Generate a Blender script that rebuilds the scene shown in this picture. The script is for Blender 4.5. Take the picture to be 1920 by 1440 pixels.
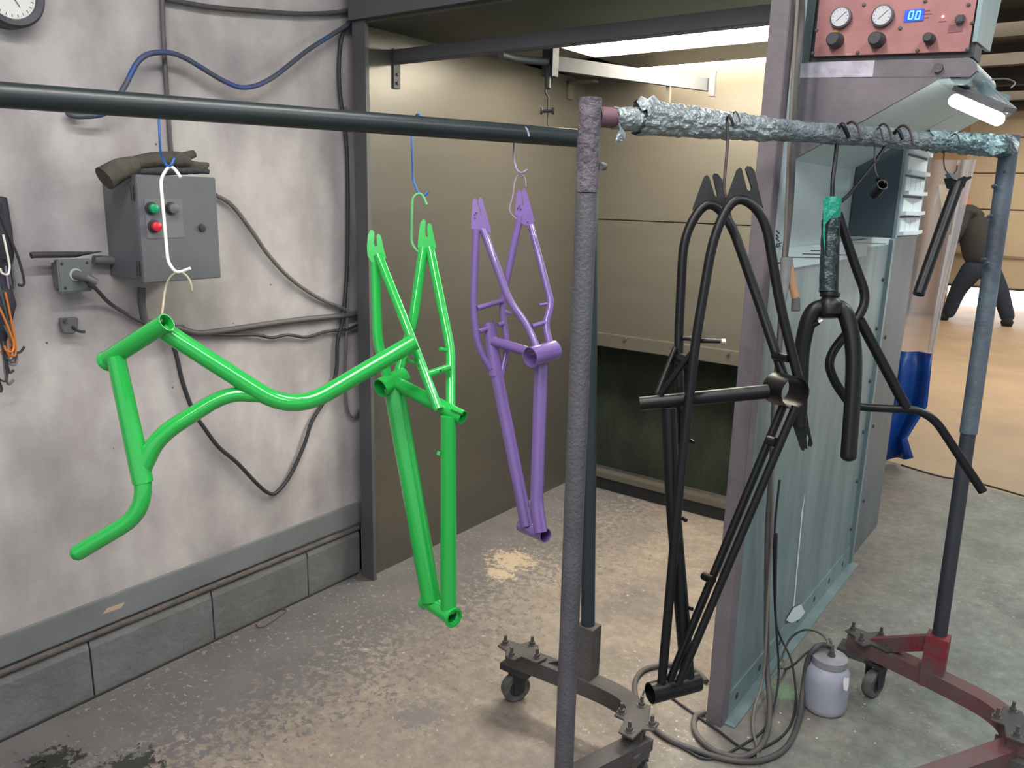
import bpy, bmesh, math, random
from mathutils import Vector, Matrix
random.seed(4)
for o in list(bpy.data.objects): bpy.data.objects.remove(o)
S = bpy.context.scene
COL = S.collection
# ------------------------------------------------------------ camera
H = 1.55; FPX = 1500.0
def cam_axes(p, r, y):
    f = Vector((math.sin(y)*math.cos(p), math.cos(y)*math.cos(p), -math.sin(p)))
    rt = Vector((math.cos(y), -math.sin(y), 0)); up = rt.cross(f)
    c, s = math.cos(r), math.sin(r)
    return (rt*c+up*s, up*c-rt*s, f)
RT, UP, FW = cam_axes(math.radians(13.17), math.radians(1.446), math.radians(-36.52))
CP = Vector((0, 0, H))
cam = bpy.data.cameras.new('camera'); co = bpy.data.objects.new('camera', cam); COL.objects.link(co)
m = Matrix((RT, UP, -FW)).transposed().to_4x4(); m.translation = CP; co.matrix_world = m
cam.sensor_width = 36; cam.lens = FPX/1920*36; cam.clip_start = .05; cam.clip_end = 100
S.camera = co
# ------------------------------------------------------------ world, exposure, area lamps
w = bpy.data.worlds.new('world'); S.world = w; w.use_nodes = True
w.node_tree.nodes['Background'].inputs[0].default_value = (.88, .93, 1, 1)
w.node_tree.nodes['Background'].inputs[1].default_value = .88
S.view_settings.view_transform = 'Standard'; S.view_settings.look = 'None'
S.view_settings.gamma = 1; S.view_settings.use_curve_mapping = False
S.view_settings.exposure = 0.08
def area(name, loc, sx, sy, power, col, rot=(0, 0, 0)):
    l = bpy.data.lights.new(name, 'AREA'); l.shape = 'RECTANGLE'; l.size = sx; l.size_y = sy
    l.energy = power; l.color = col
    o = bpy.data.objects.new(name, l); COL.objects.link(o); o.location = loc; o.rotation_euler = rot
    return o
area('ceiling_tube_light', (-.9, .55, 2.92), .12, 2.2, 52, (1, .96, .93))
area('ceiling_tube_light', (.55, 1.1, 2.92), .12, 2.2, 44, (.93, .98, 1))
area('ceiling_tube_light', (.6, 4.2, 2.92), .12, 2.2, 56, (.9, 1, .97))
area('ceiling_tube_light', (-.3, -1.2, 2.92), .12, 2.2, 46, (1, .97, .95))
area('ceiling_tube_light', (-.6, 8.2, 2.92), 2.5, 2.0, 140, (1, .88, .74))
area('ceiling_tube_light', (-.2, 11.6, 2.92), 2.5, 1.5, 85, (1, .88, .74))

# ------------------------------------------------------------ pixel geometry (real planes and depths)
def ray(x, y): return RT*((x-960)/FPX) + UP*(-(y-720)/FPX) + FW
def F(x, y, z=0.): d = ray(x, y); return CP + d*((z-H)/d.z)
def WX(x, y, X): d = ray(x, y); return CP + d*(X/d.x)
def WY(x, y, Y): d = ray(x, y); return CP + d*(Y/d.y)
def at(x, y, k): return CP + ray(x, y)*k
V = Vector

# ------------------------------------------------------------ materials
MATS = {}
def sr(c):
    return tuple(((v/255)/12.92 if v/255 <= .04045 else ((v/255+.055)/1.055)**2.4) for v in c)
def mat(name, col, rough=.5, metal=0., col2=None, scale=8., bump=0., bscale=60., emit=0., coat=0., trans=0., stretch=(1,1,1), contrast=(.35,.65), detail=6, alpha=1., spec=.5):
    if name in MATS: return MATS[name]
    M = bpy.data.materials.new(name); M.use_nodes = True; nt = M.node_tree; b = nt.nodes['Principled BSDF']
    c = sr(col)+(1,)
    b.inputs['Base Color'].default_value = c; b.inputs['Roughness'].default_value = rough; b.inputs['Metallic'].default_value = metal
    b.inputs['Coat Weight'].default_value = coat; b.inputs['Transmission Weight'].default_value = trans
    b.inputs['Specular IOR Level'].default_value = spec
    if alpha < 1: b.inputs['Alpha'].default_value = alpha
    if emit: b.inputs['Emission Color'].default_value = c; b.inputs['Emission Strength'].default_value = emit
    tc = nt.nodes.new('ShaderNodeTexCoord'); mp = nt.nodes.new('ShaderNodeMapping')
    geo = nt.nodes.new('ShaderNodeNewGeometry')
    nt.links.new(geo.outputs['Position'], mp.inputs[0]); mp.inputs['Scale'].default_value = stretch
    if col2 is not None:
        n = nt.nodes.new('ShaderNodeTexNoise'); n.inputs['Scale'].default_value = scale; n.inputs['Detail'].default_value = detail
        n.inputs['Roughness'].default_value = .65
        nt.links.new(mp.outputs[0], n.inputs['Vector'])
        r = nt.nodes.new('ShaderNodeValToRGB'); r.color_ramp.elements[0].position = contrast[0]; r.color_ramp.elements[1].position = contrast[1]
        r.color_ramp.elements[0].color = c; r.color_ramp.elements[1].color = sr(col2)+(1,)
        nt.links.new(n.outputs[0], r.inputs[0]); nt.links.new(r.outputs[0], b.inputs['Base Color'])
    if bump:
        n2 = nt.nodes.new('ShaderNodeTexNoise'); n2.inputs['Scale'].default_value = bscale; n2.inputs['Detail'].default_value = 5
        nt.links.new(mp.outputs[0], n2.inputs['Vector'])
        bp = nt.nodes.new('ShaderNodeBump'); bp.inputs['Strength'].default_value = bump; bp.inputs['Distance'].default_value = .01
        nt.links.new(n2.outputs[0], bp.inputs['Height']); nt.links.new(bp.outputs[0], b.inputs['Normal'])
    MATS[name] = M
    return M
GREEN = mat('green_gloss', (32, 166, 68), .22, coat=.6, bump=.02, bscale=40)
PURPLE = mat('purple_gloss', (114, 88, 150), .25, coat=.6, bump=.02, bscale=40)
BLACKM = mat('matte_black', (9, 9, 12), .42, bump=.03, bscale=300, spec=.35)
RAIL = mat('dark_rail', (34, 43, 45), .38, col2=(26, 34, 36), scale=5, bump=.04, bscale=200)
POST = mat('powder_coated_post', (86, 85, 90), .62, col2=(72, 71, 77), scale=9, bump=.35, bscale=120)
COLLAR = mat('rough_mauve_powder', (104, 96, 106), .75, col2=(84, 77, 84), scale=22, bump=1., bscale=70)
POST2 = mat('blue_grey_post', (92, 106, 116), .5, col2=(66, 72, 84), scale=6, bump=.3, bscale=60)
BASE = mat('dusty_base', (80, 75, 74), .8, col2=(64, 62, 62), scale=9, bump=.3, bscale=140)
BASER = mat('dusty_red_base', (92, 80, 79), .75, col2=(104, 52, 56), scale=5, bump=.25, bscale=120, contrast=(.45, .75))
REDP = mat('red_bracket', (116, 36, 44), .6, col2=(90, 72, 73), scale=9, bump=.2, contrast=(.42, .58))
DARKM = mat('dark_metal', (44, 46, 48), .6, col2=(34, 36, 38), scale=20, bump=.2)
BOLT = mat('bolt', (88, 84, 82), .6, metal=.4, bump=.3)
FOIL = mat('crumpled_foil', (166, 174, 177), .32, metal=.7, col2=(132, 141, 144), scale=40, bump=.6, bscale=150)
FOILD = mat('overspray_foil', (128, 138, 142), .5, metal=.35, col2=(90, 96, 102), scale=30, bump=.7, bscale=170)
BOOTH = mat('booth_sheet_metal', (104, 99, 91), .34, metal=.4, col2=(99, 95, 87), scale=1.2, bump=.04, bscale=90, stretch=(1, 1, 10))
BOOTHD = mat('booth_paint_grey', (78, 77, 80), .6, col2=(68, 68, 71), scale=4)
FRAMEM = mat('booth_mauve_grey', (116, 107, 112), .6, col2=(98, 92, 98), scale=7, bump=.1)
SOFFIT = mat('soffit', (70, 69, 58), .7, col2=(58, 60, 52), scale=3)
GALV = mat('galvanised', (138, 156, 158), .42, metal=.35, col2=(112, 130, 134), scale=4, bump=.06, bscale=90, stretch=(2, 2, .35))
WHITEP = mat('white_sheet', (196, 212, 214), .5, col2=(184, 200, 202), scale=3)
PINK = mat('dusty_pink_panel', (172, 116, 113), .55, col2=(148, 98, 97), scale=6, bump=.05)
BOXD = mat('enclosure_grey', (94, 96, 101), .5, col2=(86, 88, 93), scale=6, bump=.05)
KNOB = mat('knob', (52, 52, 56), .5)
BLUEM = mat('blue_wire', (30, 92, 170), .5)
RUBBER = mat('cable_dark', (40, 42, 48), .6)
HOSEB = mat('blue_hose', (66, 70, 84), .5, col2=(30, 70, 140), scale=5, contrast=(.5, .62))
HOSEG = mat('grey_hose', (96, 90, 88), .6, col2=(80, 76, 74), scale=9)
CLOTH = mat('glove_leather', (58, 55, 52), .9, col2=(82, 76, 66), scale=14, bump=.5, bscale=60)
WHITE = mat('white_wire', (222, 222, 212), .5)
MINT = mat('green_wire', (96, 170, 110), .5, col2=(60, 140, 80), scale=20)
MAUVE = mat('mauve_wire', (140, 124, 158), .5)
WIREB = mat('black_wire', (40, 38, 40), .6)
PINKW = mat('pink_wire', (190, 150, 146), .5)
GREYW = mat('grey_wire', (92, 96, 100), .5)
ORANGE = mat('orange_wire', (200, 112, 40), .5)
JAR = mat('frosted_plastic', (168, 170, 182), .45, col2=(150, 152, 166), scale=5)
JARLID = mat('dusty_lid', (150, 146, 150), .6, col2=(126, 122, 128), scale=20, bump=.2)
TAPE = mat('green_tape', (0, 128, 104), .35, alpha=.93, bump=.5, bscale=50)
TAPED = mat('oversprayed_tape', (22, 40, 42), .28, bump=.9, bscale=45)
TAN = mat('tan_wall', (196, 164, 128), .8, col2=(184, 150, 112), scale=2)
DOORP = mat('door_panel', (206, 188, 158), .7, col2=(196, 178, 148), scale=2)
BINW = mat('bin_plastic', (226, 234, 236), .4)
BIND = mat('bin_cabinet', (70, 84, 92), .5)
BLUEC = mat('blue_curtain', (20, 70, 150), .4)
FILT = mat('filter_cloth', (20, 25, 19), .95, col2=(40, 48, 34), scale=5, bump=.8, bscale=30, stretch=(1,1,.5))
TANFL = None

def wall_mat():
    M = mat('stained_white_wall', (184, 179, 178), .82, col2=(154, 149, 150), scale=2.6, bump=.05, bscale=60, contrast=(.36, .7))
    nt = M.node_tree; b = nt.nodes['Principled BSDF']
    src = b.inputs['Base Color'].links[0].from_socket
    geo = nt.nodes.new('ShaderNodeNewGeometry')
    mp = nt.nodes.new('ShaderNodeMapping'); mp.inputs['Scale'].default_value = (1, 2.4, 1.1); nt.links.new(geo.outputs['Position'], mp.inputs[0])
    n = nt.nodes.new('ShaderNodeTexNoise'); n.inputs['Scale'].default_value = 2.2; n.inputs['Detail'].default_value = 8; nt.links.new(mp.outputs[0], n.inputs['Vector'])
    r = nt.nodes.new('ShaderNodeValToRGB'); r.color_ramp.elements[0].position = .38; r.color_ramp.elements[1].position = .7
    r.color_ramp.elements[0].color = (1, 1, 1, 1); r.color_ramp.elements[1].color = (.62, .60, .63, 1); nt.links.new(n.outputs[0], r.inputs[0])
    mx = nt.nodes.new('ShaderNodeMixRGB'); mx.blend_type = 'MULTIPLY'; mx.inputs[0].default_value = 1
    nt.links.new(src, mx.inputs[1]); nt.links.new(r.outputs[0], mx.inputs[2])
    # small dark scuffs
    n3 = nt.nodes.new('ShaderNodeTexVoronoi'); n3.inputs['Scale'].default_value = 7; nt.links.new(geo.outputs['Position'], n3.inputs['Vector'])
    r3 = nt.nodes.new('ShaderNodeValToRGB'); r3.color_ramp.elements[0].position = .018; r3.color_ramp.elements[1].position = .03
    r3.color_ramp.elements[0].color = (.25, .24, .24, 1); r3.color_ramp.elements[1].color = (1, 1, 1, 1); nt.links.new(n3.outputs['Distance'], r3.inputs[0])
    m2 = nt.nodes.new('ShaderNodeMixRGB'); m2.blend_type = 'MULTIPLY'; m2.inputs[0].default_value = 1
    nt.links.new(mx.outputs[0], m2.inputs[1]); nt.links.new(r3.outputs[0], m2.inputs[2])
    nt.links.new(m2.outputs[0], b.inputs['Base Color'])
    return M
WALLM = wall_mat()

def floor_mat():
    M = bpy.data.materials.new('worn_concrete'); M.use_nodes = True; nt = M.node_tree; b = nt.nodes['Principled BSDF']; L = nt.links.new
    N = nt.nodes.new
    geo = N('ShaderNodeNewGeometry'); pos = geo.outputs['Position']
    sep = N('ShaderNodeSeparateXYZ'); L(pos, sep.inputs[0])
    def noise(s, d=6, r=.6):
        n = N('ShaderNodeTexNoise'); n.inputs['Scale'].default_value = s; n.inputs['Detail'].default_value = d; n.inputs['Roughness'].default_value = r
        L(pos, n.inputs['Vector']); return n.outputs[0]
    def ramp(src, a, bb, ca, cb):
        r = N('ShaderNodeValToRGB'); r.color_ramp.elements[0].position = a; r.color_ramp.elements[1].position = bb
        r.color_ramp.elements[0].color = ca; r.color_ramp.elements[1].color = cb; L(src, r.inputs[0]); return r.outputs[0]
    def mth(op, a, bb):
        n = N('ShaderNodeMath'); n.operation = op; n.use_clamp = False
        for i, v in enumerate((a, bb)):
            if isinstance(v, (int, float)): n.inputs[i].default_value = v
            else: L(v, n.inputs[i])
        return n.outputs[0]
    def mix(f, a, bb):
        n = N('ShaderNodeMixRGB'); L(f, n.inputs[0])
        for i, v in ((1, a), (2, bb)):
            if isinstance(v, tuple): n.inputs[i].default_value = v
            else: L(v, n.inputs[i])
        return n.outputs[0]
    C = lambda *c: sr(c)+(1,)
    K, W = (0, 0, 0, 1), (1, 1, 1, 1)
    base = ramp(noise(3.2, 8, .65), .34, .68, C(138, 127, 116), C(106, 99, 96))
    # greenish-grey towards the right aisle
    gm = ramp(mth('ADD', sep.outputs['X'], mth('MULTIPLY', mth('SUBTRACT', noise(2.), .5), .9)), .0, 1.0, K, W)
    gm = ramp(mth('ADD', mth('MULTIPLY', sep.outputs['X'], .9), mth('ADD', mth('MULTIPLY', mth('SUBTRACT', noise(2.), .5), .8), 1.0)), .25, .75, K, W)
    base = mix(gm, base, ramp(noise(4.5, 8, .65), .34, .68, C(134, 138, 130), C(102, 106, 101)))
    # fine mottling
    mm_ = ramp(noise(22, 8, .75), .40, .62, (.80, .79, .79, 1), (1.12, 1.12, 1.12, 1))
    mxn = N('ShaderNodeMixRGB'); mxn.blend_type = 'MULTIPLY'; mxn.inputs[0].default_value = 1; L(base, mxn.inputs[1]); L(mm_, mxn.inputs[2]); base = mxn.outputs[0]
    # worn grey-mauve paint near the left wall, chipped off along its edge
    d = mth('ADD', mth('MULTIPLY', mth('SUBTRACT', sep.outputs['X'], -2.33), 1.0), mth('MULTIPLY', mth('SUBTRACT', noise(1.6, 3), .5), .9))
    d = mth('ADD', d, mth('MULTIPLY', mth('SUBTRACT', noise(34, 10, .75), .5), 3.4))
    pm = ramp(d, .50, .54, W, K)
    base = mix(pm, base, ramp(noise(5), .35, .65, C(98, 95, 97), C(84, 82, 84)))
    # light chips
    ch = ramp(noise(46, 10, .75), .585, .605, K, W)
    cm = mth('MULTIPLY', ch, ramp(noise(1.9, 3), .44, .56, K, W))
    base = mix(cm, base, C(164, 154, 140))
    # bare tan patch in front of the booth
    def blob(px, py, rad, col, src):
        p = F(px, py); n = N('ShaderNodeVectorMath'); n.operation = 'DISTANCE'; L(pos, n.inputs[0]); n.inputs[1].default_value = p
        dd = mth('ADD', mth('DIVIDE', n.outputs['Value'], rad), mth('MULTIPLY', mth('SUBTRACT', noise(30, 10, .75), .5), 5.0))
        return mix(ramp(dd, .62, .72, W, K), src, col)
    base = blob(960, 1050, .13, C(160, 144, 124), base)
    base = blob(940, 1075, .08, C(164, 148, 128), base)
    base = blob(90, 1436, .10, C(34, 36, 34), base)
    base = blob(250, 1436, .09, C(40, 44, 40), base)
    base = blob(790, 1340, .09, C(100, 97, 97), base)
    base = blob(1475, 1300, .06, C(112, 140, 106), base)
    # dark pits
    pit = ramp(noise(70, 4, .6), .70, .72, K, W)
    base = mix(pit, base, C(60, 56, 54))
    # white specks of overspray by the pillar
    vo = N('ShaderNodeTexVoronoi'); vo.inputs['Scale'].default_value = 26; L(pos, vo.inputs['Vector'])
    sp = ramp(vo.outputs['Distance'], .07, .1, W, K)
    n = N('ShaderNodeVectorMath'); n.operation = 'DISTANCE'; L(pos, n.inputs[0]); n.inputs[1].default_value = F(1440, 1340)
    sm = mth('MULTIPLY', sp, ramp(n.outputs['Value'], .25, .5, W, K))
    base = mix(sm, base, C(206, 206, 202))
    # far bay: tan concrete beyond the drain line
    far = mth('GREATER_THAN', mth('ADD', sep.outputs['Y'], mth('MULTIPLY', sep.outputs['X'], .28)), 4.985)
    base = mix(far, base, ramp(noise(1.4, 6), .36, .66, C(172, 148, 118), C(156, 134, 108)))
    L(base, b.inputs['Base Color']); b.inputs['Roughness'].default_value = .62
    bp = N('ShaderNodeBump'); bp.inputs['Strength'].default_value = .25; bp.inputs['Distance'].default_value = .006
    L(noise(45, 8, .7), bp.inputs['Height']); L(bp.outputs[0], b.inputs['Normal'])
    return M
FLOORM = floor_mat()
CURBM = mat('painted_block', (104, 106, 108), .8, col2=(92, 92, 92), scale=5, bump=.5, bscale=40)
MORTM = mat('dirty_mortar', (98, 90, 86), .9, col2=(74, 72, 72), scale=14, bump=.8, bscale=50)
TRIMM = mat('painted_trim', (110, 114, 118), .6, col2=(98, 100, 102), scale=4, bump=.1)

# ------------------------------------------------------------ object helpers
def rootloc(p):
    while p is not None and p.parent is not None: p = p.parent
    return V(p.location) if p is not None else V((0, 0, 0))
def finish(name, bm, m, parent=None, smooth=True, origin=None):
    me = bpy.data.meshes.new(name)
    off = rootloc(parent) if parent is not None else V((0, 0, 0))
    if parent is None and origin is not None: off = V(origin)
    if parent is None and origin is None and len(bm.verts):
        cs = [v.co for v in bm.verts]
        off = V((sum(c.x for c in cs)/len(cs), sum(c.y for c in cs)/len(cs), min(c.z for c in cs)))
    bmesh.ops.translate(bm, verts=bm.verts, vec=-off)
    bmesh.ops.recalc_face_normals(bm, faces=bm.faces)
    bm.to_mesh(me); bm.free()
    if m: me.materials.append(m)
    for p in me.polygons: p.use_smooth = smooth
    if smooth:
        try: me.set_sharp_from_angle(angle=math.radians(40))
        except Exception: pass
    o = bpy.data.objects.new(name, me); COL.objects.link(o)
    if parent is not None: o.parent = parent
    else: o.location = off
    return o
def tag(o, label=None, cat=None, group=None, kind=None):
    if label: o['label'] = label
    if cat: o['category'] = cat
    if group: o['group'] = group
    if kind: o['kind'] = kind
    return o
def thing(name, label, cat, loc, group=None):
    o = bpy.data.objects.new(name, None); COL.objects.link(o); o.location = loc; o.empty_display_size = .05
    return tag(o, label, cat, group)
def lab(o, s): o['label'] = s; return o

def round_path(P, fil, n=7):
    """polyline with rounded corners"""
    if not isinstance(fil, (list, tuple)): fil = [fil]*len(P)
    out = [P[0]]
    for i in range(1, len(P)-1):
        a, b, c = P[i-1], P[i], P[i+1]; f = fil[i]
        d1 = (a-b); d2 = (c-b)
        if f <= 0 or d1.length < 1e-6 or d2.length < 1e-6: out.append(b); continue
        t1 = min(f, d1.length*.48); t2 = min(f, d2.length*.48)
        p0 = b+d1.normalized()*t1; p2 = b+d2.normalized()*t2
        for j in range(n+1):
            t = j/n; out.append(p0*(1-t)**2 + b*2*t*(1-t) + p2*t*t)
    out.append(P[-1]); return out
def catmull(P, n=6):
    out = []
    for i in range(len(P)-1):
        p0 = P[max(i-1, 0)]; p1 = P[i]; p2 = P[i+1]; p3 = P[min(i+2, len(P)-1)]
        for j in range(n):
            t = j/n
            out.append(.5*((2*p1)+(p2-p0)*t+(2*p0-5*p1+4*p2-p3)*t*t+(3*p1-p0-3*p2+p3)*t**3))
    out.append(P[-1]); return out
def add_sweep(bm, P, R, n=16, hollow=0., cap=True, sect=None, twist=0.):
    """sweep a ring along P; R float or list; hollow = wall thickness for open ends; sect=(w,h) gives a rectangular tube"""
    if not isinstance(R, (list, tuple)): R = [R]*len(P)
    T = []
    for i in range(len(P)):
        a = P[max(i-1, 0)]; b = P[min(i+1, len(P)-1)]; d = (b-a)
        T.append(d.normalized() if d.length > 1e-9 else V((0, 0, 1)))
    ref = V((0, 0, 1)) if abs(T[0].z) < .9 else V((0, 1, 0))
    nrm = (ref - T[0]*ref.dot(T[0])).normalized()
    rings = []; inner = []
    for i, p in enumerate(P):
        nrm = (nrm - T[i]*nrm.dot(T[i])).normalized(); bn = T[i].cross(nrm)
        ring = []; inn = []
        if sect:
            for (u, v) in ((1, 1), (-1, 1), (-1, -1), (1, -1)):
                ring.append(bm.verts.new(p + bn*(u*sect[0]/2) + nrm*(v*sect[1]/2)))
        else:
            for k in range(n):
                a = 2*math.pi*k/n+twist
                d = nrm*math.cos(a)+bn*math.sin(a)
                ring.append(bm.verts.new(p+d*R[i]))
                if hollow: inn.append(bm.verts.new(p+d*(R[i]-hollow)))
        rings.append(ring); inner.append(inn)
    m_ = len(rings[0])
    for i in range(len(P)-1):
        for k in range(m_):
            bm.faces.new((rings[i][k], rings[i][(k+1) % m_], rings[i+1][(k+1) % m_], rings[i+1][k]))
            if hollow: bm.faces.new((inner[i][k], inner[i+1][k], inner[i+1][(k+1) % m_], inner[i][(k+1) % m_]))
    if hollow:
        for r, s in ((rings[0], inner[0]), (rings[-1], inner[-1])):
            for k in range(m_): bm.faces.new((r[k], s[k], s[(k+1) % m_], r[(k+1) % m_]))
    elif cap:
        bm.faces.new(rings[0]); bm.faces.new(list(reversed(rings[-1])))
    return bm
def tube(name, P, r, m, parent=None, fil=0., n=16, hollow=0., smoothp=False, sect=None, label=None, nf=7):
    P = [V(p) for p in P]
    P = catmull(P) if smoothp else round_path(P, fil, nf)
    if isinstance(r, (tuple, list)):
        r0, r1 = r; L = [0]
        for i in range(1, len(P)): L.append(L[-1]+(P[i]-P[i-1]).length)
        r = [r0+(r1-r0)*l/L[-1] for l in L]
    bm = bmesh.new(); add_sweep(bm, P, r, n, hollow, sect=sect)
    o = finish(name, bm, m, parent)
    if label: o['label'] = label
    return o
def ptube(name, pts, wpx, m, parent=None, fpx=0, n=18, hollow=False, smoothp=False, label=None):
    """tube from image points with depth (x, y, k) and apparent width in photo pixels"""
    P = [at(*p) for p in pts]; k = sum(p[2] for p in pts)/len(pts)
    w0, w1 = (wpx if isinstance(wpx, (tuple, list)) else (wpx, wpx))
    r = (w0/2*k/FPX, w1/2*k/FPX)
    if w0 == w1: r = r[0]
    return tube(name, P, r, m, parent, fil=fpx*k/FPX, n=n, hollow=(.0022 if hollow else 0), smoothp=smoothp, label=label)
def box(name, lo, hi, m, parent=None, bevel=0., smooth=False, label=None):
    bm = bmesh.new(); bmesh.ops.create_cube(bm, size=1)
    lo = V(lo); hi = V(hi); c = (lo+hi)/2; s = hi-lo
    for v in bm.verts: v.co = V((v.co.x*s.x, v.co.y*s.y, v.co.z*s.z))+c
    if bevel: bmesh.ops.bevel(bm, geom=bm.edges[:], offset=bevel, segments=2, affect='EDGES')
    o = finish(name, bm, m, parent, smooth or bevel > 0)
    if label: o['label'] = label
    return o
def plate(name, pts, th, m, parent=None, bevel=0., label=None, smooth=False):
    """polygon of world points extruded by vector th"""
    bm = bmesh.new(); th = V(th)
    a = [bm.verts.new(V(p)) for p in pts]; b = [bm.verts.new(V(p)+th) for p in pts]
    bm.faces.new(a); bm.faces.new(list(reversed(b))); n = len(a)
    for i in range(n): bm.faces.new((a[i], b[i], b[(i+1) % n], a[(i+1) % n]))
    bmesh.ops.recalc_face_normals(bm, faces=bm.faces)
    if bevel: bmesh.ops.bevel(bm, geom=bm.edges[:], offset=bevel, segments=1, affect='EDGES')
    bmesh.ops.triangulate(bm, faces=[f for f in bm.faces if len(f.verts) > 4])
    o = finish(name, bm, m, parent, smooth)
    if label: o['label'] = label
    return o
def pplate(name, pts, k, th, m, parent=None, label=None):
    """plate at depth k (image points), thickness th metres away from the camera"""
    P = [at(p[0], p[1], p[2] if len(p) > 2 else k) for p in pts]
    nrm = FW
    return plate(name, P, nrm*th, m, parent, label=label)
def cyl(name, a, b, r, m, parent=None, n=20, hollow=0., label=None, bev=0.):
    a = V(a); b = V(b); d = (b-a).normalized()
    if bev: P = [a, a+d*bev, b-d*bev, b]; R = [r-bev, r, r, r-bev]
    else: P = [a, b]; R = [r, r]
    bm = bmesh.new(); add_sweep(bm, P, R, n, hollow); o = finish(name, bm, m, parent)
    if label: o['label'] = label
    return o
def lathe(name, c, ax, prof, m, parent=None, n=24, label=None):
    """prof: (distance along axis, radius)"""
    c = V(c); ax = V(ax).normalized(); bm = bmesh.new()
    add_sweep(bm, [c+ax*t+ax*1e-5*i for i, (t, r) in enumerate(prof)], [max(r, 1e-4) for t, r in prof], n)
    o = finish(name, bm, m, parent)
    if label: o['label'] = label
    return o
# add_sweep derives directions from neighbours, so lathes need a fixed axis
def lathe(name, c, ax, prof, m, parent=None, n=24, label=None):
    c = V(c); ax = V(ax).normalized(); ref = V((0, 0, 1)) if abs(ax.z) < .9 else V((0, 1, 0))
    u = (ref-ax*ref.dot(ax)).normalized(); v = ax.cross(u); bm = bmesh.new(); rings = []
    for t, r in prof:
        rings.append([bm.verts.new(c+ax*t+(u*math.cos(2*math.pi*k/n)+v*math.sin(2*math.pi*k/n))*max(r, 1e-4)) for k in range(n)])
    for i in range(len(rings)-1):
        for k in range(n): bm.faces.new((rings[i][k], rings[i][(k+1) % n], rings[i+1][(k+1) % n], rings[i+1][k]))
    bm.faces.new(rings[0]); bm.faces.new(list(reversed(rings[-1])))
    o = finish(name, bm, m, parent)
    if label: o['label'] = label
    return o
def struct(o): o['kind'] = 'structure'; return o
def copy_tree(o, d, parent=None):
    c = o.copy(); COL.objects.link(c); c.parent = parent
    if parent is None: c.location = V(o.location)+V(d)
    for ch in list(o.children): copy_tree(ch, d, c)
    return c

# ============================================================ SETTING
XW = -2.352
bm = bmesh.new(); bmesh.ops.create_grid(bm, x_segments=1, y_segments=1, size=1)
for v in bm.verts: v.co = V((v.co.x*5+.4, v.co.y*11+7.0, 0))
fl = struct(finish('floor', bm, FLOORM, smooth=False, origin=(0, 0, 0)))
# drain joint between the two slabs
tube('drain_joint', [F(1690, 872, .002), F(1760, 893, .002), F(1830, 905, .002), F(1925, 932, .002)], .006, mat('joint_dirt', (62, 52, 44), .9), fl, n=6, smoothp=True)
wl = struct(box('wall_left', (XW-.1, -3.5, 0), (XW, 13.5, 3.0), WALLM))
struct(box('ceiling', (-4.6, -3.5, 3.0), (5.4, 13.6, 3.1), mat('dark_ceiling', (44, 42, 38), .9, col2=(34, 33, 31), scale=2)))
# wall base: sloped mortar, painted board, curb of concrete blocks
bb = struct(box('baseboard_left', (XW-.005, -1, .222), (-2.336, 2.14, .308), TRIMM, bevel=.002))
cb = struct(box('trim_1', (XW-.02, -1, .0), (-2.352, 2.14, .20), MORTM))
ys = [-1, -.15, .35, 1.01, 1.431, 1.847, 2.12]
for i in range(len(ys)-1):
    q = .0028
    blk = plate('block', [(-2.338, ys[i]+q, .001), (-2.338, ys[i]+q, .165+random.uniform(-.004, .004)), (-2.345, ys[i]+q, .185), (-2.353, ys[i]+q, .195), (-2.353, ys[i]+q, .001)],
          (0, ys[i+1]-ys[i]-2*q, 0), CURBM, cb)
tube('mortar_slope', [(-2.347, -1, .198), (-2.347, .6, .20), (-2.347, 1.4, .20), (-2.347, 2.12, .196)], .012, MORTM, cb, n=10)
tube('floor_gap', [(-2.331, y, .001) for y in (-.9, .2, .7, 1.1, 1.4, 1.8, 2.1)], .005, mat('gap_dirt', (34, 32, 32), .9), cb, n=6)
# chipped patch on the board
plate('bare_patch', [(-2.3355, WX(190, 1133, -2.335).y, .262), (-2.3355, WX(198, 1115, -2.335).y, .276), (-2.3355, WX(232, 1108, -2.335).y, .274), (-2.3355, WX(226, 1122, -2.335).y, .259)], (.0008, 0, 0), mat('bare_wood', (172, 152, 132), .8), bb)
# ---- far bay
YD = 13.3
struct(box('wall_back', (-4.5, YD-.02, 0), (WY(1800, 400, YD).x-.02, YD+.1, 3.0), TAN))
struct(box('wall_back_top', (WY(1800, 400, YD).x-.02, YD+.06, 2.5), (5, YD+.1, 3.0), TAN))
dr = thing('garage_door', 'cream sectional overhead door raised a gap above the floor, behind the man', 'garage door', (1, YD, .45))
zz = [WY(1900, y, YD).z for y in (543, 483, 394, 325, 258)]
zz = [.45]+zz[1:]
xa = WY(1800, 400, YD).x-.05
for i in range(len(zz)-1):
    box('door_panel', (xa, YD-.0, zz[i]+.008), (4, YD+.035, zz[i+1]-.008), DOORP, dr, bevel=.006)
box('door_panel', (xa, YD, zz[-1]+.008), (4, YD+.035, 2.98), DOORP, dr, bevel=.006)
box('door_backing', (xa, YD+.03, .47), (4, YD+.045, 2.98), mat('door_joint', (120, 100, 80), .9), dr)
box('bottom_seal', (xa, YD-.01, .435), (4, YD+.03, .462), mat('seal', (70, 60, 52), .8), dr)
box('stiffening_rail', (xa, YD-.03, zz[1]-.012), (4, YD, zz[1]+.02), mat('rail_tan', (150, 134, 110), .7), dr)
sky = struct(box('daylight_panel', (xa-1, YD+1.6, -.05), (5, YD+1.65, 1.6), mat('daylight', (250, 252, 255), .9, emit=3.2)))  # added glowing panel standing in for bright daylight under the raised door
struct(box('floor_apron', (xa-1, YD+.1, -.04), (5, YD+1.6, -.001), mat('apron', (230, 230, 225), .9)))
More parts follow.
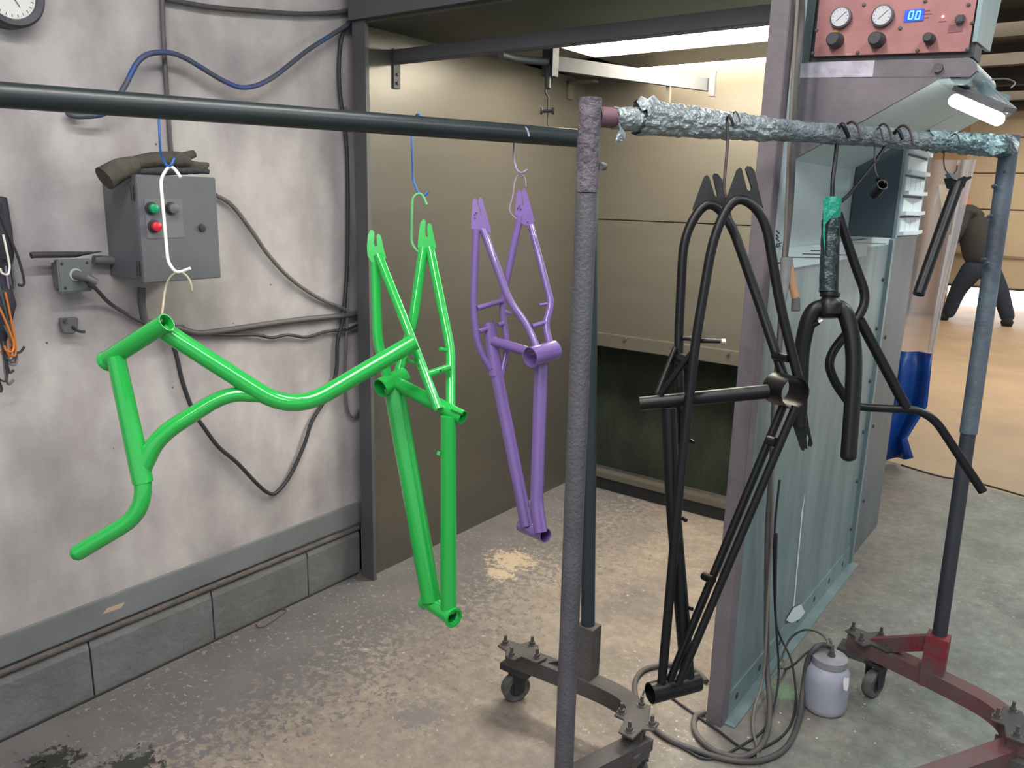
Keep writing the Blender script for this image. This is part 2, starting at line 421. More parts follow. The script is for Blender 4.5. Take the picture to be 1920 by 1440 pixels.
# ceiling joists in the far bay
for i, y in enumerate((4.6, 6.0, 7.4, 8.8, 10.2, 11.6, 12.8)):
    struct(box('beam_%d' % (i+1), (-4.4, y, 2.82), (5, y+.12, 3.0), mat('joist', (58, 52, 44), .8, col2=(44, 40, 35), scale=3)))

# ============================================================ SPRAY BOOTH
ZC = 2.13; YB0 = 2.1; YB1 = 3.62
booth = thing('spray_booth', 'walk-in sheet metal spray booth with lit ceiling panels, standing against the left wall', 'spray booth', (-1.5, 2.9, 0))
box('side_panel', (-2.30, YB0+.01, .0), (-2.27, YB1+.03, 2.30), mat('side_sheet_shaded', (92, 88, 82), .34, metal=.4, col2=(87, 83, 78), scale=1.2, bump=.04, bscale=90, stretch=(1, 1, 10)), booth)  # darker copy of the booth metal, panel shade put into its colour
box('edge_flange', (-2.298, YB0-.005, .0), (-2.232, YB0+.012, ZC+.01), BOOTHD, booth)
box('back_panel', (-2.27, YB1, 1.452), (-.78, YB1+.03, ZC+.02), BOOTH, booth)
box('back_panel', (-2.27, YB1, .866), (-.78, YB1+.03, 1.446), BOOTH, booth)
box('seam', (-2.27, YB1+.01, 1.44), (-.78, YB1+.031, 1.46), DARKM, booth)
rl = box('kick_rail', (-2.27, YB1-.03, .800), (-.78, YB1+.02, .868), BOOTH, booth, bevel=.003)
for px, py in ((1173, 635), (1366, 662)):
    p = WY(px, py, YB1-.03); cyl('bolt', p, p+V((0, -.012, 0)), .008, BOLT, rl, n=8)
box('filter_screen', (-2.27, YB1+.16, .08), (-.78, YB1+.20, .85), FILT, booth)
box('bottom_ledge', (-2.27, YB1-.01, .075), (-.78, YB1+.05, .108), BOOTH, booth, bevel=.003)
box('plinth', (-2.27, YB1+.02, .0), (-.78, YB1+.05, .075), DARKM, booth)
pil = box('corner_post', (-.785, YB0, 0), (-.735, YB0+.05, 2.6), FRAMEM, booth, bevel=.002)
# outer wall, facing the aisle
side = box('aisle_panel', (-.765, YB0+.05, 0), (-.742, YB0+1.46, 1.40), GALV, booth)
box('aisle_panel', (-.765, YB0+.05, 1.40), (-.744, YB0+1.46, 2.6), WHITEP, booth, label='white upper sheet')
box('white_lip', (-.743, YB0+.08, 1.372), (-.732, YB0+1.05, 1.432), WHITEP, booth)
box('floor_flange', (-.742, YB0+.02, .0), (-.70, YB0+1.46, .006), GALV, booth)
box('base_flange', (-.742, YB0+.04, .0), (-.737, YB0+1.46, .085), GALV, booth)
for i in range(7):
    y = YB0+.12+i*.2; cyl('slot', (-.7365, y, .045), (-.7375, y, .045), .012, DARKM, booth, n=10)
for z in (.18, .4, .62, .84, 1.06, 1.26):
    cyl('screw', (-.742, YB0+1.40, z), (-.735, YB0+1.40, z), .008, BOLT, booth, n=8)
box('corner_angle', (-.744, YB0+1.44, 0), (-.728, YB0+1.47, 1.42), GALV, booth)
cab2 = box('rear_cabinet_panel', (-.80, YB0+1.47, 0), (-.745, YB0+1.99, 1.43), mat('grey_cabinet', (112, 114, 118), .5, col2=(92, 96, 100), scale=3, stretch=(1, 1, .5)), booth)
for z in (.25, .6, 1.0): cyl('screw', (-.745, YB0+1.6, z), (-.739, YB0+1.6, z), .008, BOLT, booth, n=8)
# nails on the lip
for py, px, l in ((482, 1478, .10), (476, 1505, .12), (470, 1520, .07)):
    p = WX(px, py, -.732); tube('nail', [p, p+V((l, -.0, .004)), p+V((l+.004, 0, .012))], .0016, BOLT, booth, n=6)
p = WX(1600, 455, -.74); tube('nail', [p, p+V((.1, .03, 0))], .0018, WHITE, booth, n=6)
# splash of white paint low on the panel
wp = mat('white_paint', (214, 222, 222), .5)
plate('paint_splash', [WX(x, y, -.7362) for x, y in ((1474, 1163), (1488, 1140), (1502, 1133), (1509, 1148), (1500, 1160), (1484, 1168))], (.0008, 0, 0), wp, booth)
plate('paint_run', [WX(x, y, -.7415) for x, y in ((1487, 1137), (1489, 1137), (1505, 960), (1509, 925), (1503, 960))], (.0006, 0, 0), wp, booth)
# header
box('header', (-2.30, YB0-.02, ZC+.012), (-.735, YB0+.0, 2.5), BOOTHD, booth)
box('soffit', (-2.27, YB0, ZC), (-.78, 2.66, ZC+.02), SOFFIT, booth)
# lit ceiling: sheet with two openings holding lamps
l1 = (2.69, 3.08); l2 = (3.41, 3.60)
box('ceiling_sheet', (-2.27, 2.66, ZC), (-.78, l1[0], ZC+.02), BOOTH, booth)
box('ceiling_sheet', (-2.27, l1[1], ZC), (-.78, l2[0], ZC+.02), BOOTH, booth)
box('ceiling_sheet', (-2.27, l1[0], ZC), (-1.89, YB1, ZC+.02), BOOTH, booth)
LP = mat('booth_lamp', (255, 246, 226), .5, emit=44)
LP2 = mat('booth_lamp_dim', (255, 238, 208), .5, emit=20)
box('lamp_panel', (-1.89, l1[0], ZC+.012), (-.79, l1[1], ZC+.03), LP, booth, label='glowing white ceiling lamp panel')
box('lamp_panel', (-1.96, l2[0], ZC+.012), (-.79, l2[1], ZC+.03), LP2, booth, label='warm glowing lamp panel at the back')
# lower cross beam with its brackets
yb = 2.265
a0 = WY(733, 106, yb); a1 = WY(1452, 54, yb); zz0 = 2.045
box('cross_beam', (-2.262, yb, zz0-.022), (-.785, yb+.04, zz0+.026), BOOTHD, booth, bevel=.003)
br = box('bracket', (-2.268, yb+.0, 1.935), (-2.262, yb+.035, zz0+.03), BOOTHD, booth, bevel=.001)
for z in (1.955, 1.985): cyl('bolt', (-2.262, yb+.018, z), (-2.255, yb+.018, z), .006, BOLT, br, n=8)
# second bracket further in
b2 = WX(1062, 165, -2.27)
box('bracket', (-2.268, b2.y, b2.z-.05), (-2.258, b2.y+.05, b2.z+.03), BOOTH, booth)
box('bracket', (-2.268, b2.y, b2.z+.02), (-2.12, b2.y+.05, b2.z+.03), BOOTH, booth)
# hanging rail on its hanger, with the pulled-out handle
rz = 2.0
rail = thing('hanging_rail', 'grey square bar hung under the booth ceiling with an end plate at its far end', 'rail', F(1180, 135, rz))
A = F(1032, 118, rz); B = F(1330, 160, rz)
tube('bar', [A, B], .02, BOOTHD, rail, sect=(.022, .046))
dd = (B-A).normalized()
pp = F(1336, 158, rz); box('end_plate', pp+V((-.012, -.008, -.045)), pp+V((.012, .008, .05)), BOOTHD, rail)
hp = A+(B-A)*.72; box('hanger', hp+V((-.008, -.008, -.10)), hp+V((.008, .008, .02)), BOOTH, rail)
hp2 = A; box('clamp', hp2+V((-.022, -.018, -.045)), hp2+V((.022, .018, .075)), DARKM, rail)
tube('grip', [F(938, 102, rz), F(965, 110, rz), F(1026, 116, rz)], .013, RUBBER, rail, n=12, label='black rubber grip')
hk = thing('pulley_hook', 'small black pulley hook hanging from the rail inside the booth', 'hook', at(1026, 235, 2.62))
kh = (A-CP).dot(FW)
ptube('strap', [(1027, 122, kh), (1027, 166, kh)], 11, DARKM, hk)
ptube('wire', [(1024, 164, kh), (1023, 174, kh), (1028, 184, kh), (1027, 205, kh)], 4, DARKM, hk, smoothp=True, n=8)
lathe('spool', at(1013, 208, kh), RT, [(0, .012), (.006, .012), (.009, .006), (.038, .006), (.041, .012), (.047, .012)], DARKM, hk)
ptube('pin', [(1027, 212, kh), (1027, 236, kh)], 3, DARKM, hk, n=8)

# ---- hood on the aisle side
YH = 2.25
hood = thing('extraction_hood', 'mauve grey metal hood with a slanted lower edge, under the pink control panel', 'hood', (-.6, YH, 1.66))
h = lambda x, y: WY(x, y, YH)
front = [h(1496, 146), h(1766, 144), h(1480, 293), h(1440, 312)]
front = [V((-.742, YH, front[0].z)), front[1], V((-.742, YH, h(1462, 300).z))]
plate('front_sheet', front, (0, .012, 0), FRAMEM, hood)
band = [h(1498, 117), h(1818, 108), h(1830, 118), h(1832, 132), h(1818, 144), h(1496, 147)]
band[0].x = -.742; band[-1].x = -.742
plate('front_band', band, (0, .03, 0), FRAMEM, hood)
bl = h(1760, 128); cyl('bolt', bl+V((0, -.012, 0)), bl, .011, BOLT, hood, n=8)
# bright tape over the band
tp = [WY(x, y, YH-.001) for x, y in ((1502, 118), (1640, 113), (1636, 144), (1500, 146))]
plate('silver_tape', tp, (0, .001, 0), mat('silver_tape', (190, 184, 196), .4, col2=(140, 132, 142), scale=14), hood)
D0 = YH+.01; D1 = 2.86
s0 = V((-.742, D0, h(1462, 300).z)); s1 = V((h(1752, 148).x, D0, h(1752, 148).z)); s2 = V((h(1800, 146).x, D0, s1.z))
for nm, a, b in (('sloped_underside', s0, s1), ('flat_underside', s1, s2)):
    plate(nm, [a, b, b+V((.0, D1-D0, 0)), a+V((0, D1-D0, 0))], (0, 0, .006), WHITEP, hood)
plate('rear_underside', [V((-.575, D1, s0.z+(s1.z-s0.z)*.5)), V((s1.x, D1, s1.z)), V((s1.x, 3.2, s1.z)), V((-.575, 3.2, s0.z+(s1.z-s0.z)*.5))], (0, 0, .006), WHITEP, hood)
plate('rear_underside', [V((s1.x, D1, s1.z)), V((s2.x, D1, s1.z)), V((s2.x, 3.2, s1.z)), V((s1.x, 3.2, s1.z))], (0, 0, .006), WHITEP, hood)
s3 = V((h(1832, 125).x, D0, h(1832, 125).z))
tube('rolled_edge', [s3+V((-.03, .0, -.006)), s3+V((-.03, D1-D0-.25, -.006))], .03, GALV, hood)
# lamp under the hood
la = F(1778, 184, 1.80); lb = F(1882, 225, 1.80); lamp = thing('tube_lamp', 'glowing white tube lamp in a metal fitting under the hood', 'lamp', (la+lb)/2)
lb = la+(lb-la)*.62
kk = (la-CP).dot(FW)
la = at(1790, 188, 1.98); lb = at(1872, 224, 1.90)
tube('tube', [la, lb], .0155, mat('lamp_glow', (255, 255, 255), .4, emit=9), lamp, n=14)
ab = (lb-la)
for e_, sg_ in ((la, -1), (lb, 1)):
    lathe('tube_end', e_, ab*sg_, [(0, .0155), (.006, .0135), (.011, .008), (.0125, .001)], MATS['lamp_glow'], lamp, n=14)
tube('reflector', [la+V((0, 0.0, .026))-ab*.03+RT*.01, lb+V((0, 0, .026))+ab*.12+RT*.01], .02, mat('lamp_housing', (120, 122, 124), .3, metal=.5), lamp, sect=(.055, .012))
ptube('arm', [(1832, 150, 2.05), (1862, 182, 2.0), (1888, 190, 1.98)], 22, GALV, lamp, fpx=10)
ptube('joint', [(1862, 184, 1.97), (1895, 212, 1.95)], 24, mat('lamp_housing', (120, 122, 124), .3), lamp)
ptube('wire', [(1852, 150, 2.1), (1885, 148, 2.1), (1903, 155, 2.1), (1895, 165, 2.08)], 3, GREYW, lamp, smoothp=True, n=6)
# control box
cbx = thing('control_box', 'control box with a dusty pink front, two dials, knobs and a blue digital readout', 'control box', h(1680, 106))
c0 = h(1526, 106); c1 = h(1815, 96); c2 = h(1838, -40); c3 = h(1540, -40)
plate('front_panel', [c0, c1, c2, c3], (0, .012, 0), PINK, cbx)
zb = min(c0.z, c1.z)
plate('housing', [c0+V((-.012, .012, -.012)), c1+V((.012, .012, -.012)), c2+V((.012, .012, 0)), c3+V((-.012, .012, 0))], (0, .10, 0), mat('box_black', (40, 42, 46), .5), cbx)
plate('side_sheet', [V((c1.x+.016, YH+.0, c1.z+.02)), V((c1.x+.016, YH+.22, c1.z+.03)), V((c1.x+.016, YH+.28, c1.z+.17)), V((c1.x+.016, YH+.2, c1.z+.26)), V((c1.x+.016, YH+.0, c1.z+.26))], (-.01, 0, 0), GALV, cbx)
plate('left_sheet', [V((c0.x-.05, YH+.0, c0.z-.04)), V((c0.x-.012, YH+.0, c0.z-.02)), V((c3.x-.005, YH+.0, c3.z+.1)), V((c3.x-.05, YH+.0, c3.z+.1))], (0, .08, 0), mat('box_green_grey', (72, 82, 82), .5), cbx)
def pf(x, y, d=0.): return WY(x, y, YH-d)
NRM = V((0, -1, 0))
DIAL = mat('dial_face', (186, 186, 190), .4)
for x, y in ((1578, 34), (1656, 31)):
    p = pf(x, y)
    g = lathe('dial', p, NRM, [(0, .026), (.012, .026), (.014, .023)], mat('dial_rim', (84, 80, 84), .5), cbx, n=28)
    lathe('dial_face', p+NRM*.0141, NRM, [(0, .0215), (.0006, .0215)], DIAL, g, n=28)
    tube('needle', [p+NRM*.0155+V((-.008, 0, -.008)), p+NRM*.0155+V((.013, 0, .011))], .0007, mat('needle', (110, 106, 112), .5), g, n=5)
    for a in range(11):
        t = math.radians(225-27*a); e = V((math.cos(t), 0, math.sin(t)))
        tube('tick', [p+NRM*.0152+e*.016, p+NRM*.0152+e*.020], .0004, mat('needle', (110, 106, 112), .5), g, n=4)
for x, y, r in ((1568, 77, .019), (1646, 76, .0185), (1744, 74, .0125)):
    p = pf(x, y)
    lathe('knob', p, NRM, [(0, r*1.05), (.012, r), (.02, r*.95), (.036, r*.82), (.038, r*.7)], KNOB, cbx, n=20)
plate('yellow_mark', [pf(x, y, .001) for x, y in ((1562, 57), (1568, 55), (1573, 57), (1570, 63), (1564, 63))], (0, .001, 0), mat('yellow_mark', (204, 160, 60), .6), cbx)
dis = plate('display', [pf(x, y, .003) for x, y in ((1697, 19), (1733, 16), (1731, 38), (1694, 41))], (0, .004, 0), mat('display_blue', (10, 60, 210), .3, emit=.8), cbx, label='lit blue readout')
LED = mat('led_digit', (90, 240, 255), .3, emit=3)
for x0 in (1708, 1721):
    c = pf(x0, 28.5, .0035); sl = .12
    def sg(x, z): return c+V((x+z*sl, 0, z))
    w_, h_ = .0042, .0085
    for a, b in (((-w_, h_), (w_, h_)), ((-w_, -h_), (w_, -h_)), ((-w_, -h_), (-w_, 0)), ((-w_, 0), (-w_, h_)), ((w_, -h_), (w_, 0)), ((w_, 0), (w_, h_))):
        tube('digit_segment', [sg(*a), sg(*b)], .0011, LED, dis, n=5)
p = pf(1768, 31); lathe('indicator', p, NRM, [(0, .003), (.003, .002)], mat('red_led', (255, 120, 130), .4, emit=6), cbx, n=10)
p = pf(1801, 37); box('toggle_switch', p+V((-.010, -.014, -.009)), p+V((.010, 0, .009)), KNOB, cbx, bevel=.003)
plate('data_plate', [pf(x, y, .001) for x, y in ((1779, 47), (1807, 44), (1804, 59), (1777, 62))], (0, .001, 0), mat('data_plate', (124, 78, 82), .6), cbx)
for x, y, x2 in ((1760, 40, 1774), (1734, 20, 1744), (1733, 26, 1748), (1733, 33, 1742)):
    plate('printed_mark', [pf(x, y, .0008), pf(x2, y-1, .0008), pf(x2, y+.5, .0008), pf(x, y+1.5, .0008)], (0, .0006, 0), mat('print_dark', (110, 66, 76), .7), cbx)
for x, y in ((1531, 57), (1620, 9), (1688, 53), (1735, 2), (1816, 9), (1823, 43), (1608, 99), (1720, 95), (1814, 92), (1524, 100)):
    p = pf(x, y); lathe('screw', p, NRM, [(0, .0048), (.003, .0045), (.004, .003)], BOLT, cbx, n=8)

# ---- scribbled letters WVA on the white sheet (running downwards)
ink = mat('marker_ink', (56, 84, 92), .6)
wr = thing('marker_writing', 'handwritten dark marker letters on the white sheet beside the corner post', 'writing', WX(1460, 450, -.742))
for st in ([(1456, 432), (1462, 438)], [(1456, 440), (1460, 446), (1455, 446), (1461, 452)], [(1459, 456), (1455, 462), (1465, 461)], [(1456, 458), (1466, 455)], [(1459, 464), (1463, 457)]):
    tube('stroke', [WX(x, y, -.7425) for x, y in st], .0014, ink, wr, n=5)

# ---- bin cabinet on the booth side
bins = thing('bin_cabinet', 'dark grey wall cabinet of white plastic parts bins on the booth side', 'cabinet', (-.66, 2.9, 1.45))
box('housing', (-.742, 2.9, 1.448), (-.60, 3.27, 1.80), BIND, bins, bevel=.003)
box('edge_strip', (-.602, 2.9, 1.448), (-.592, 2.925, 1.80), mat('strip_grey', (130, 150, 158), .4), bins)
box('edge_strip', (-.602, 3.25, 1.448), (-.592, 3.27, 1.80), mat('strip_grey', (130, 150, 158), .4), bins)
for r_ in range(5):
    z0 = 1.455+r_*.066; nd = (4, 2, 4, 1, 3)[r_]; ww = (3.245-2.93)/nd
    for q in range(nd):
        b_ = box('drawer', (-.600, 2.93+q*ww+.002, z0+.010), (-.588, 2.93+(q+1)*ww-.002, z0+.058), BINW, bins, bevel=.003)
    plate('lip', [(-.598, 2.928, z0+.0), (-.598, 3.247, z0), (-.575, 3.247, z0+.003), (-.562, 3.08, z0+.001), (-.575, 2.928, z0+.003)], (0, 0, .012), BINW, bins)

# ---- far items: cart, curtain, boards, man
cart = thing('trolley', 'small trolley with a dark bowl and one pale caster, behind the bin cabinet', 'trolley', F(1662, 618))
kc = (F(1660, 622)-CP).dot(FW)
ptube('bowl', [(1674, 470, kc), (1674, 482, kc)], 22, RUBBER, cart)
ptube('rim', [(1664, 484, kc), (1684, 484, kc)], 5, GREYW, cart)
ptube('upright', [(1676, 484, kc), (1669, 606, kc)], 6, mat('tan_steel', (150, 134, 116), .5), cart)
ptube('upright', [(1682, 486, kc), (1660, 604, kc)], 3, MATS['tan_steel'], cart)
ptube('foot_bar', [(1650, 604, kc), (1672, 604, kc)], 4, MATS['tan_steel'], cart)
lathe('caster_wheel', at(1658, 613, kc), RT, [(0, .058), (.05, .058)], mat('pale_wheel', (196, 186, 172), .6), cart)

bd = thing('notice_board', 'pale board leaning on the tan back wall left of the man', 'board', WY(1770, 455, YD-.1))
plate('sheet', [WY(x, y, YD-.06) for x, y in ((1760, 347), (1786, 346), (1786, 468), (1771, 430))], (0, .03, 0), mat('pale_board', (236, 214, 160), .7), bd)
ply = thing('wall_board', 'tan plywood rectangle fixed to the back wall under the parts bins', 'board', WY(1700, 475, YD-.05))
plate('sheet', [WY(x, y, YD-.05) for x, y in ((1672, 420), (1726, 420), (1724, 474), (1670, 470))], (0, .02, 0), TAN, ply)
for a, b in (((1724, 420), (1722, 474)), ((1722, 474), (1672, 470))):
    tube('edge', [WY(*a, YD-.06), WY(*b, YD-.06)], .012, mat('joist', (112, 88, 64)), ply, n=6)

# hanging curtain: clear strips over a blue hem
cur = thing('strip_curtain', 'clear plastic curtain with a blue lower sheet hanging behind the booth', 'curtain', V((-.9, 5.2, 0)))
def curtain(name, pts, m):
    bm = bmesh.new(); L, Rr = pts; nu, nv = 14, len(L)
    g = []
    for j in range(nv):
        row = []
        for i in range(nu+1):
            t = i/nu; p = V(L[j])*(1-t)+V(Rr[j])*t
            p.y += .03*math.sin(t*11+j*.4)+.008*math.sin(j*1.3+t*7)
            row.append(bm.verts.new(p))
        g.append(row)
    for j in range(nv-1):
        for i in range(nu): bm.faces.new((g[j][i], g[j][i+1], g[j+1][i+1], g[j+1][i]))
    o = finish(name, bm, m, cur)
    s = o.modifiers.new('thickness', 'SOLIDIFY'); s.thickness = .004
    return o
CY = 5.2
def cw(x, y): p = WY(x, y, CY); return p
Lp = [cw(1659, 655), cw(1655, 700), cw(1650, 760), cw(1646, 820), cw(1640, 862)]
Rp = [cw(1750, 662), cw(1746, 705), cw(1740, 760), cw(1702, 820), cw(1712, 858)]
curtain('blue_sheet', (Lp, Rp), BLUEC)
CLR = bpy.data.materials.new('clear_vinyl'); CLR.use_nodes = True
_nt = CLR.node_tree; _b = _nt.nodes['Principled BSDF']; _b.inputs['Base Color'].default_value = (.85, .8, .82, 1); _b.inputs['Roughness'].default_value = .25
_b.inputs['Alpha'].default_value = .22
CLR2 = CLR.copy(); CLR2.node_tree.nodes['Principled BSDF'].inputs['Alpha'].default_value = .36
curtain('clear_sheet', ([cw(1715, 300), cw(1700, 440), cw(1680, 560), cw(1659, 655)], [cw(1830, 300), cw(1798, 440), cw(1770, 560), cw(1750, 662)]), CLR)
curtain('clear_strip', ([cw(1795, 300), cw(1772, 440), cw(1752, 560), cw(1738, 659)], [cw(1832, 300), cw(1800, 440), cw(1771, 560), cw(1751, 662)]), CLR2)

# the man
def skin(name, nodes, edges, m, parent, root=0, sub=2):
    me = bpy.data.meshes.new(name); off = rootloc(parent)
    me.from_pydata([V(n[0])-off for n in nodes], edges, []); me.materials.append(m)
    o = bpy.data.objects.new(name, me); COL.objects.link(o); o.parent = parent
    md = o.modifiers.new('skin', 'SKIN'); md.use_smooth_shade = True
    for i, n in enumerate(nodes):
        r = n[1] if isinstance(n[1], tuple) else (n[1], n[1])
        me.skin_vertices[0].data[i].radius = r
    me.skin_vertices[0].data[root].use_root = True
    ss = o.modifiers.new('sub', 'SUBSURF'); ss.levels = sub; ss.render_levels = sub
    return o
YP = 12.75
def pm(x, y, dy=0.): return WY(x, y, YP+dy)
man = thing('person', 'person in dark grey sweater and dark trousers, bending with legs apart by the door', 'person', pm(1830, 605))
man.location.z = 0
SKN = mat('skin', (176, 122, 96), .6)
hip = pm(1838, 482); NB = [(hip, .05), (pm(1832, 450), .07), (pm(1822, 415), .13), (pm(1808, 388), .09), (pm(1807, 376), .06), (pm(1805, 364), .09), (pm(1804, 355), .078),
      (pm(1828, 492, -.05), .055), (pm(1798, 536, -.05), .06), (pm(1775, 588, -.03), .042), (pm(1774, 594, -.03), .02),
      (pm(1852, 494, .05), .055), (pm(1872, 542, 0), .06), (pm(1892, 598, 0), .042), (pm(1891, 603, 0), .02),
      (pm(1806, 398, -.16), .06), (pm(1796, 432, -.2), .05), (pm(1784, 462, -.1), .038), (pm(1778, 474, -.05), .04),
      (pm(1824, 398, .16), .06), (pm(1800, 430, .2), .05), (pm(1782, 460, .15), .038), (pm(1776, 472, .1), .04)]
EB = [(0, 1), (1, 2), (2, 3), (3, 4), (4, 5), (5, 6), (0, 7), (7, 8), (8, 9), (9, 10), (0, 11), (11, 12), (12, 13), (13, 14), (3, 15), (15, 16), (16, 17), (17, 18), (3, 19), (19, 20), (20, 21), (21, 22)]
skin('body', NB, EB, SKN, man)
SW = mat('sweater', (58, 58, 57), .9, bump=.3, bscale=30)
skin('sweater', [(pm(1838, 500), .18), (pm(1835, 474), .22), (pm(1830, 440), .235), (pm(1822, 414), .215), (pm(1812, 394), .15), (pm(1804, 382), .085),
                 (pm(1806, 402, -.18), .11), (pm(1797, 432, -.24), .09), (pm(1786, 458, -.15), .065), (pm(1822, 402, .18), .11), (pm(1802, 432, .24), .09), (pm(1784, 456, .2), .065)],
     [(0, 1), (1, 2), (2, 3), (3, 4), (4, 5), (4, 6), (6, 7), (7, 8), (4, 9), (9, 10), (10, 11)], SW, man)
JN = mat('jeans', (40, 50, 64), .9, bump=.2, bscale=30)
skin('trousers', [(pm(1837, 476), .13), (pm(1824, 506, -.08), .16), (pm(1797, 542, -.08), .115), (pm(1775, 596, -.04), .085), (pm(1853, 506, .08), .16), (pm(1876, 548, 0), .115), (pm(1892, 604, 0), .09)],
     [(0, 1), (1, 2), (2, 3), (0, 4), (4, 5), (5, 6)], JN, man)
for a, b in (((1775, 597), (1762, 600)), ((1893, 604), (1882, 611))):
    pa = pm(*a); pb = pm(*b); pa.z = .06; pb.z = .045; pb.y -= .12
    skin('shoe', [(pa, .095), ((pa+pb)/2, .085), (pb, .065)], [(0, 1), (1, 2)], mat('shoe', (30, 28, 30), .8), man, sub=1)
skin('hair', [(pm(1806, 357, .04), .094), (pm(1807, 364, .06), .07)], [(0, 1)], mat('hair', (72, 60, 50), .9), man, sub=2)

# ============================================================ RACKS
def rack(name, label, loc, barpts): pass
def caster(px_contact, parent, top_z, ax, yaw=0.):
    """swivel caster: bracket plates, fork and wheel; its own sub-tree under the rack"""
    c = V(px_contact); R_ = .046; ax = V(ax).normalized(); fwd = V((-ax.y, ax.x, 0))
    up = V((0, 0, 1)); wc = c+up*R_
    def pl(pts, th): return pts
    fork = None
    bm = bmesh.new()
    for s in (-1, 1):
        o1 = ax*(s*.021)
        pts = [wc+fwd*-.012+up*-.012+o1, wc+fwd*.012+up*-.012+o1, wc+fwd*.034+up*(top_z-R_-.006)+o1, wc+fwd*-.02+up*(top_z-R_-.006)+o1]
        a = [bm.verts.new(q) for q in pts]; b = [bm.verts.new(q+ax*s*.003) for q in pts]
        bm.faces.new(a); bm.faces.new(b[::-1])
        for i in range(4): bm.faces.new((a[i], b[i], b[(i+1) % 4], a[(i+1) % 4]))
    q = c+up*(top_z-.008)
    v = [bm.verts.new(q+ax*sx*.026+fwd*(.008+sy*.032)+up*sz) for sz in (0, .008) for sx, sy in ((-1, -1), (1, -1), (1, 1), (-1, 1))]
    for f in ((0, 1, 2, 3), (7, 6, 5, 4), (0, 1, 5, 4), (1, 2, 6, 5), (2, 3, 7, 6), (3, 0, 4, 7)): bm.faces.new([v[i] for i in f])
    fork = finish('caster', bm, DARKM, parent, False)
    w_ = lathe('wheel', wc-ax*.016, ax, [(0, .028), (0.0002, R_-.004), (.005, R_), (.027, R_), (.0318, R_-.004), (.032, .028)], mat('wheel_rubber', (104, 104, 102), .8, col2=(70, 72, 70), scale=30), fork, n=28)
    lathe('hub', wc-ax*.019, ax, [(0, .008), (.003, .026), (.035, .026), (.038, .008)], DARKM, fork, n=16)
    return fork
def bolt(p, parent, h_=.03):
    p = V(p)
    o = lathe('bolt', p, (0, 0, 1), [(0, .014), (.003, .014), (.0031, .009), (.012, .009), (.0121, .005), (h_, .005)], BOLT, parent, n=6)
    return o
def clamp(c, ax, parent, m=BASE, w_=.055, l_=.075, z=.185):
    """bent strap plate bolted over the square tube"""
    c = V(c); ax = V(ax).normalized(); fw = V((-ax.y, ax.x, 0)); c.z = z
    pts = [c-ax*l_-fw*.02, c-ax*.034-fw*.03, c-ax*.022-fw*w_, c+ax*.012-fw*(w_+.004), c+ax*.02-fw*.028, c+ax*l_-fw*.03, c+ax*(l_+.012)+fw*.012, c+ax*.038+fw*.026, c+ax*.03+fw*w_, c-ax*.006+fw*(w_+.006), c-ax*.02+fw*.03, c-ax*(l_-.004)+fw*.024]
    o = plate('clamp_plate', pts, (0, 0, .007), m, parent, bevel=.0015)
    for q in (c-ax*.006-fw*(w_-.012), c+ax*.012+fw*(w_-.010), c+ax*(l_-.014)-fw*.004, c-ax*(l_-.016)): bolt(q+V((0, 0, .006)), o)
    return o
# --- rear rack (dark bar), hooks: blue, green, purple
ZR = 1.708
rb0 = F(-260, 158, ZR); rb1 = F(1108, 261, ZR)
rear = thing('hanging_rack', 'wheeled garment rack with a long dark green-black bar, farther of the two racks', 'rack', (-1.1, 1.8, 0))
tube('top_bar', [rb0, rb1], .0235, RAIL, rear, n=28)
cp = V((-1.06, 1.838, .15))
tube('post', [V((rb1.x, rb1.y, ZR+.03)), cp+V((0, 0, .10))], .0205, mat('post_dark_teal', (30, 42, 46), .45), rear, n=22)
tube('socket', [cp+V((-.002, 0, .0)), cp+V((-.004, .004, .19))], .03, BASE, rear, sect=(.058, .05))
e0 = V((-1.325, 1.815, .155)); cor = V((-.838, 1.80, .155))
bdir = (rb0-rb1).normalized(); bdir.z = 0; bdir = V((-.30, -.953, 0))
tube('end_tube', [e0, V((-.96, 1.838, .155)), V((-.865, 1.80, .155)), V((-.832, 1.70, .155))], .03, BASE, rear, fil=.10, sect=(.055, .05))
tube('long_tube', [V((-.815, 1.735, .125)), V((-.815, 1.735, .125))+bdir*.9], .03, BASE, rear, sect=(.052, .05))
plate('gusset', [e0+V((.13, -.0, .02)), cp+V((-.02, 0, .08)), cp+V((-.02, 0, .0)), e0+V((.15, 0, -.02))], (0, .004, 0), DARKM, rear)
cf = caster(F(966, 1311), rear, .122, (.85, -.53, 0))
box('mount_block', V((-1.345, 1.79, .108)), V((-1.245, 1.855, .130)), DARKM, rear)
clamp(e0+V((.045, -.005, 0)), (1, .05, 0), rear, z=.183)
cc = V((-.835, 1.715, .0)); caster(cc, rear, .10, (.6, -.8, 0))
clamp(cc+V((-.005, .02, 0)), (.25, -.97, 0), rear, z=.186)
box('mount_block', cc+V((-.035, -.05, .095)), cc+V((.035, .05, .128)), BASE, rear)
# its other end, left of the picture
lp = V((rb0.x, rb0.y, 0)); tube('post', [lp+V((0, 0, .15)), lp+V((0, 0, ZR+.03))], .0205, RAIL, rear, n=16)
caster(lp+V((.02, .02, 0)), rear, .13, (.6, -.8, 0))
tube('end_tube', [lp+V((-.2, .0, .155)), lp+V((.2, 0, .155))], .03, BASE, rear, sect=(.055, .05))

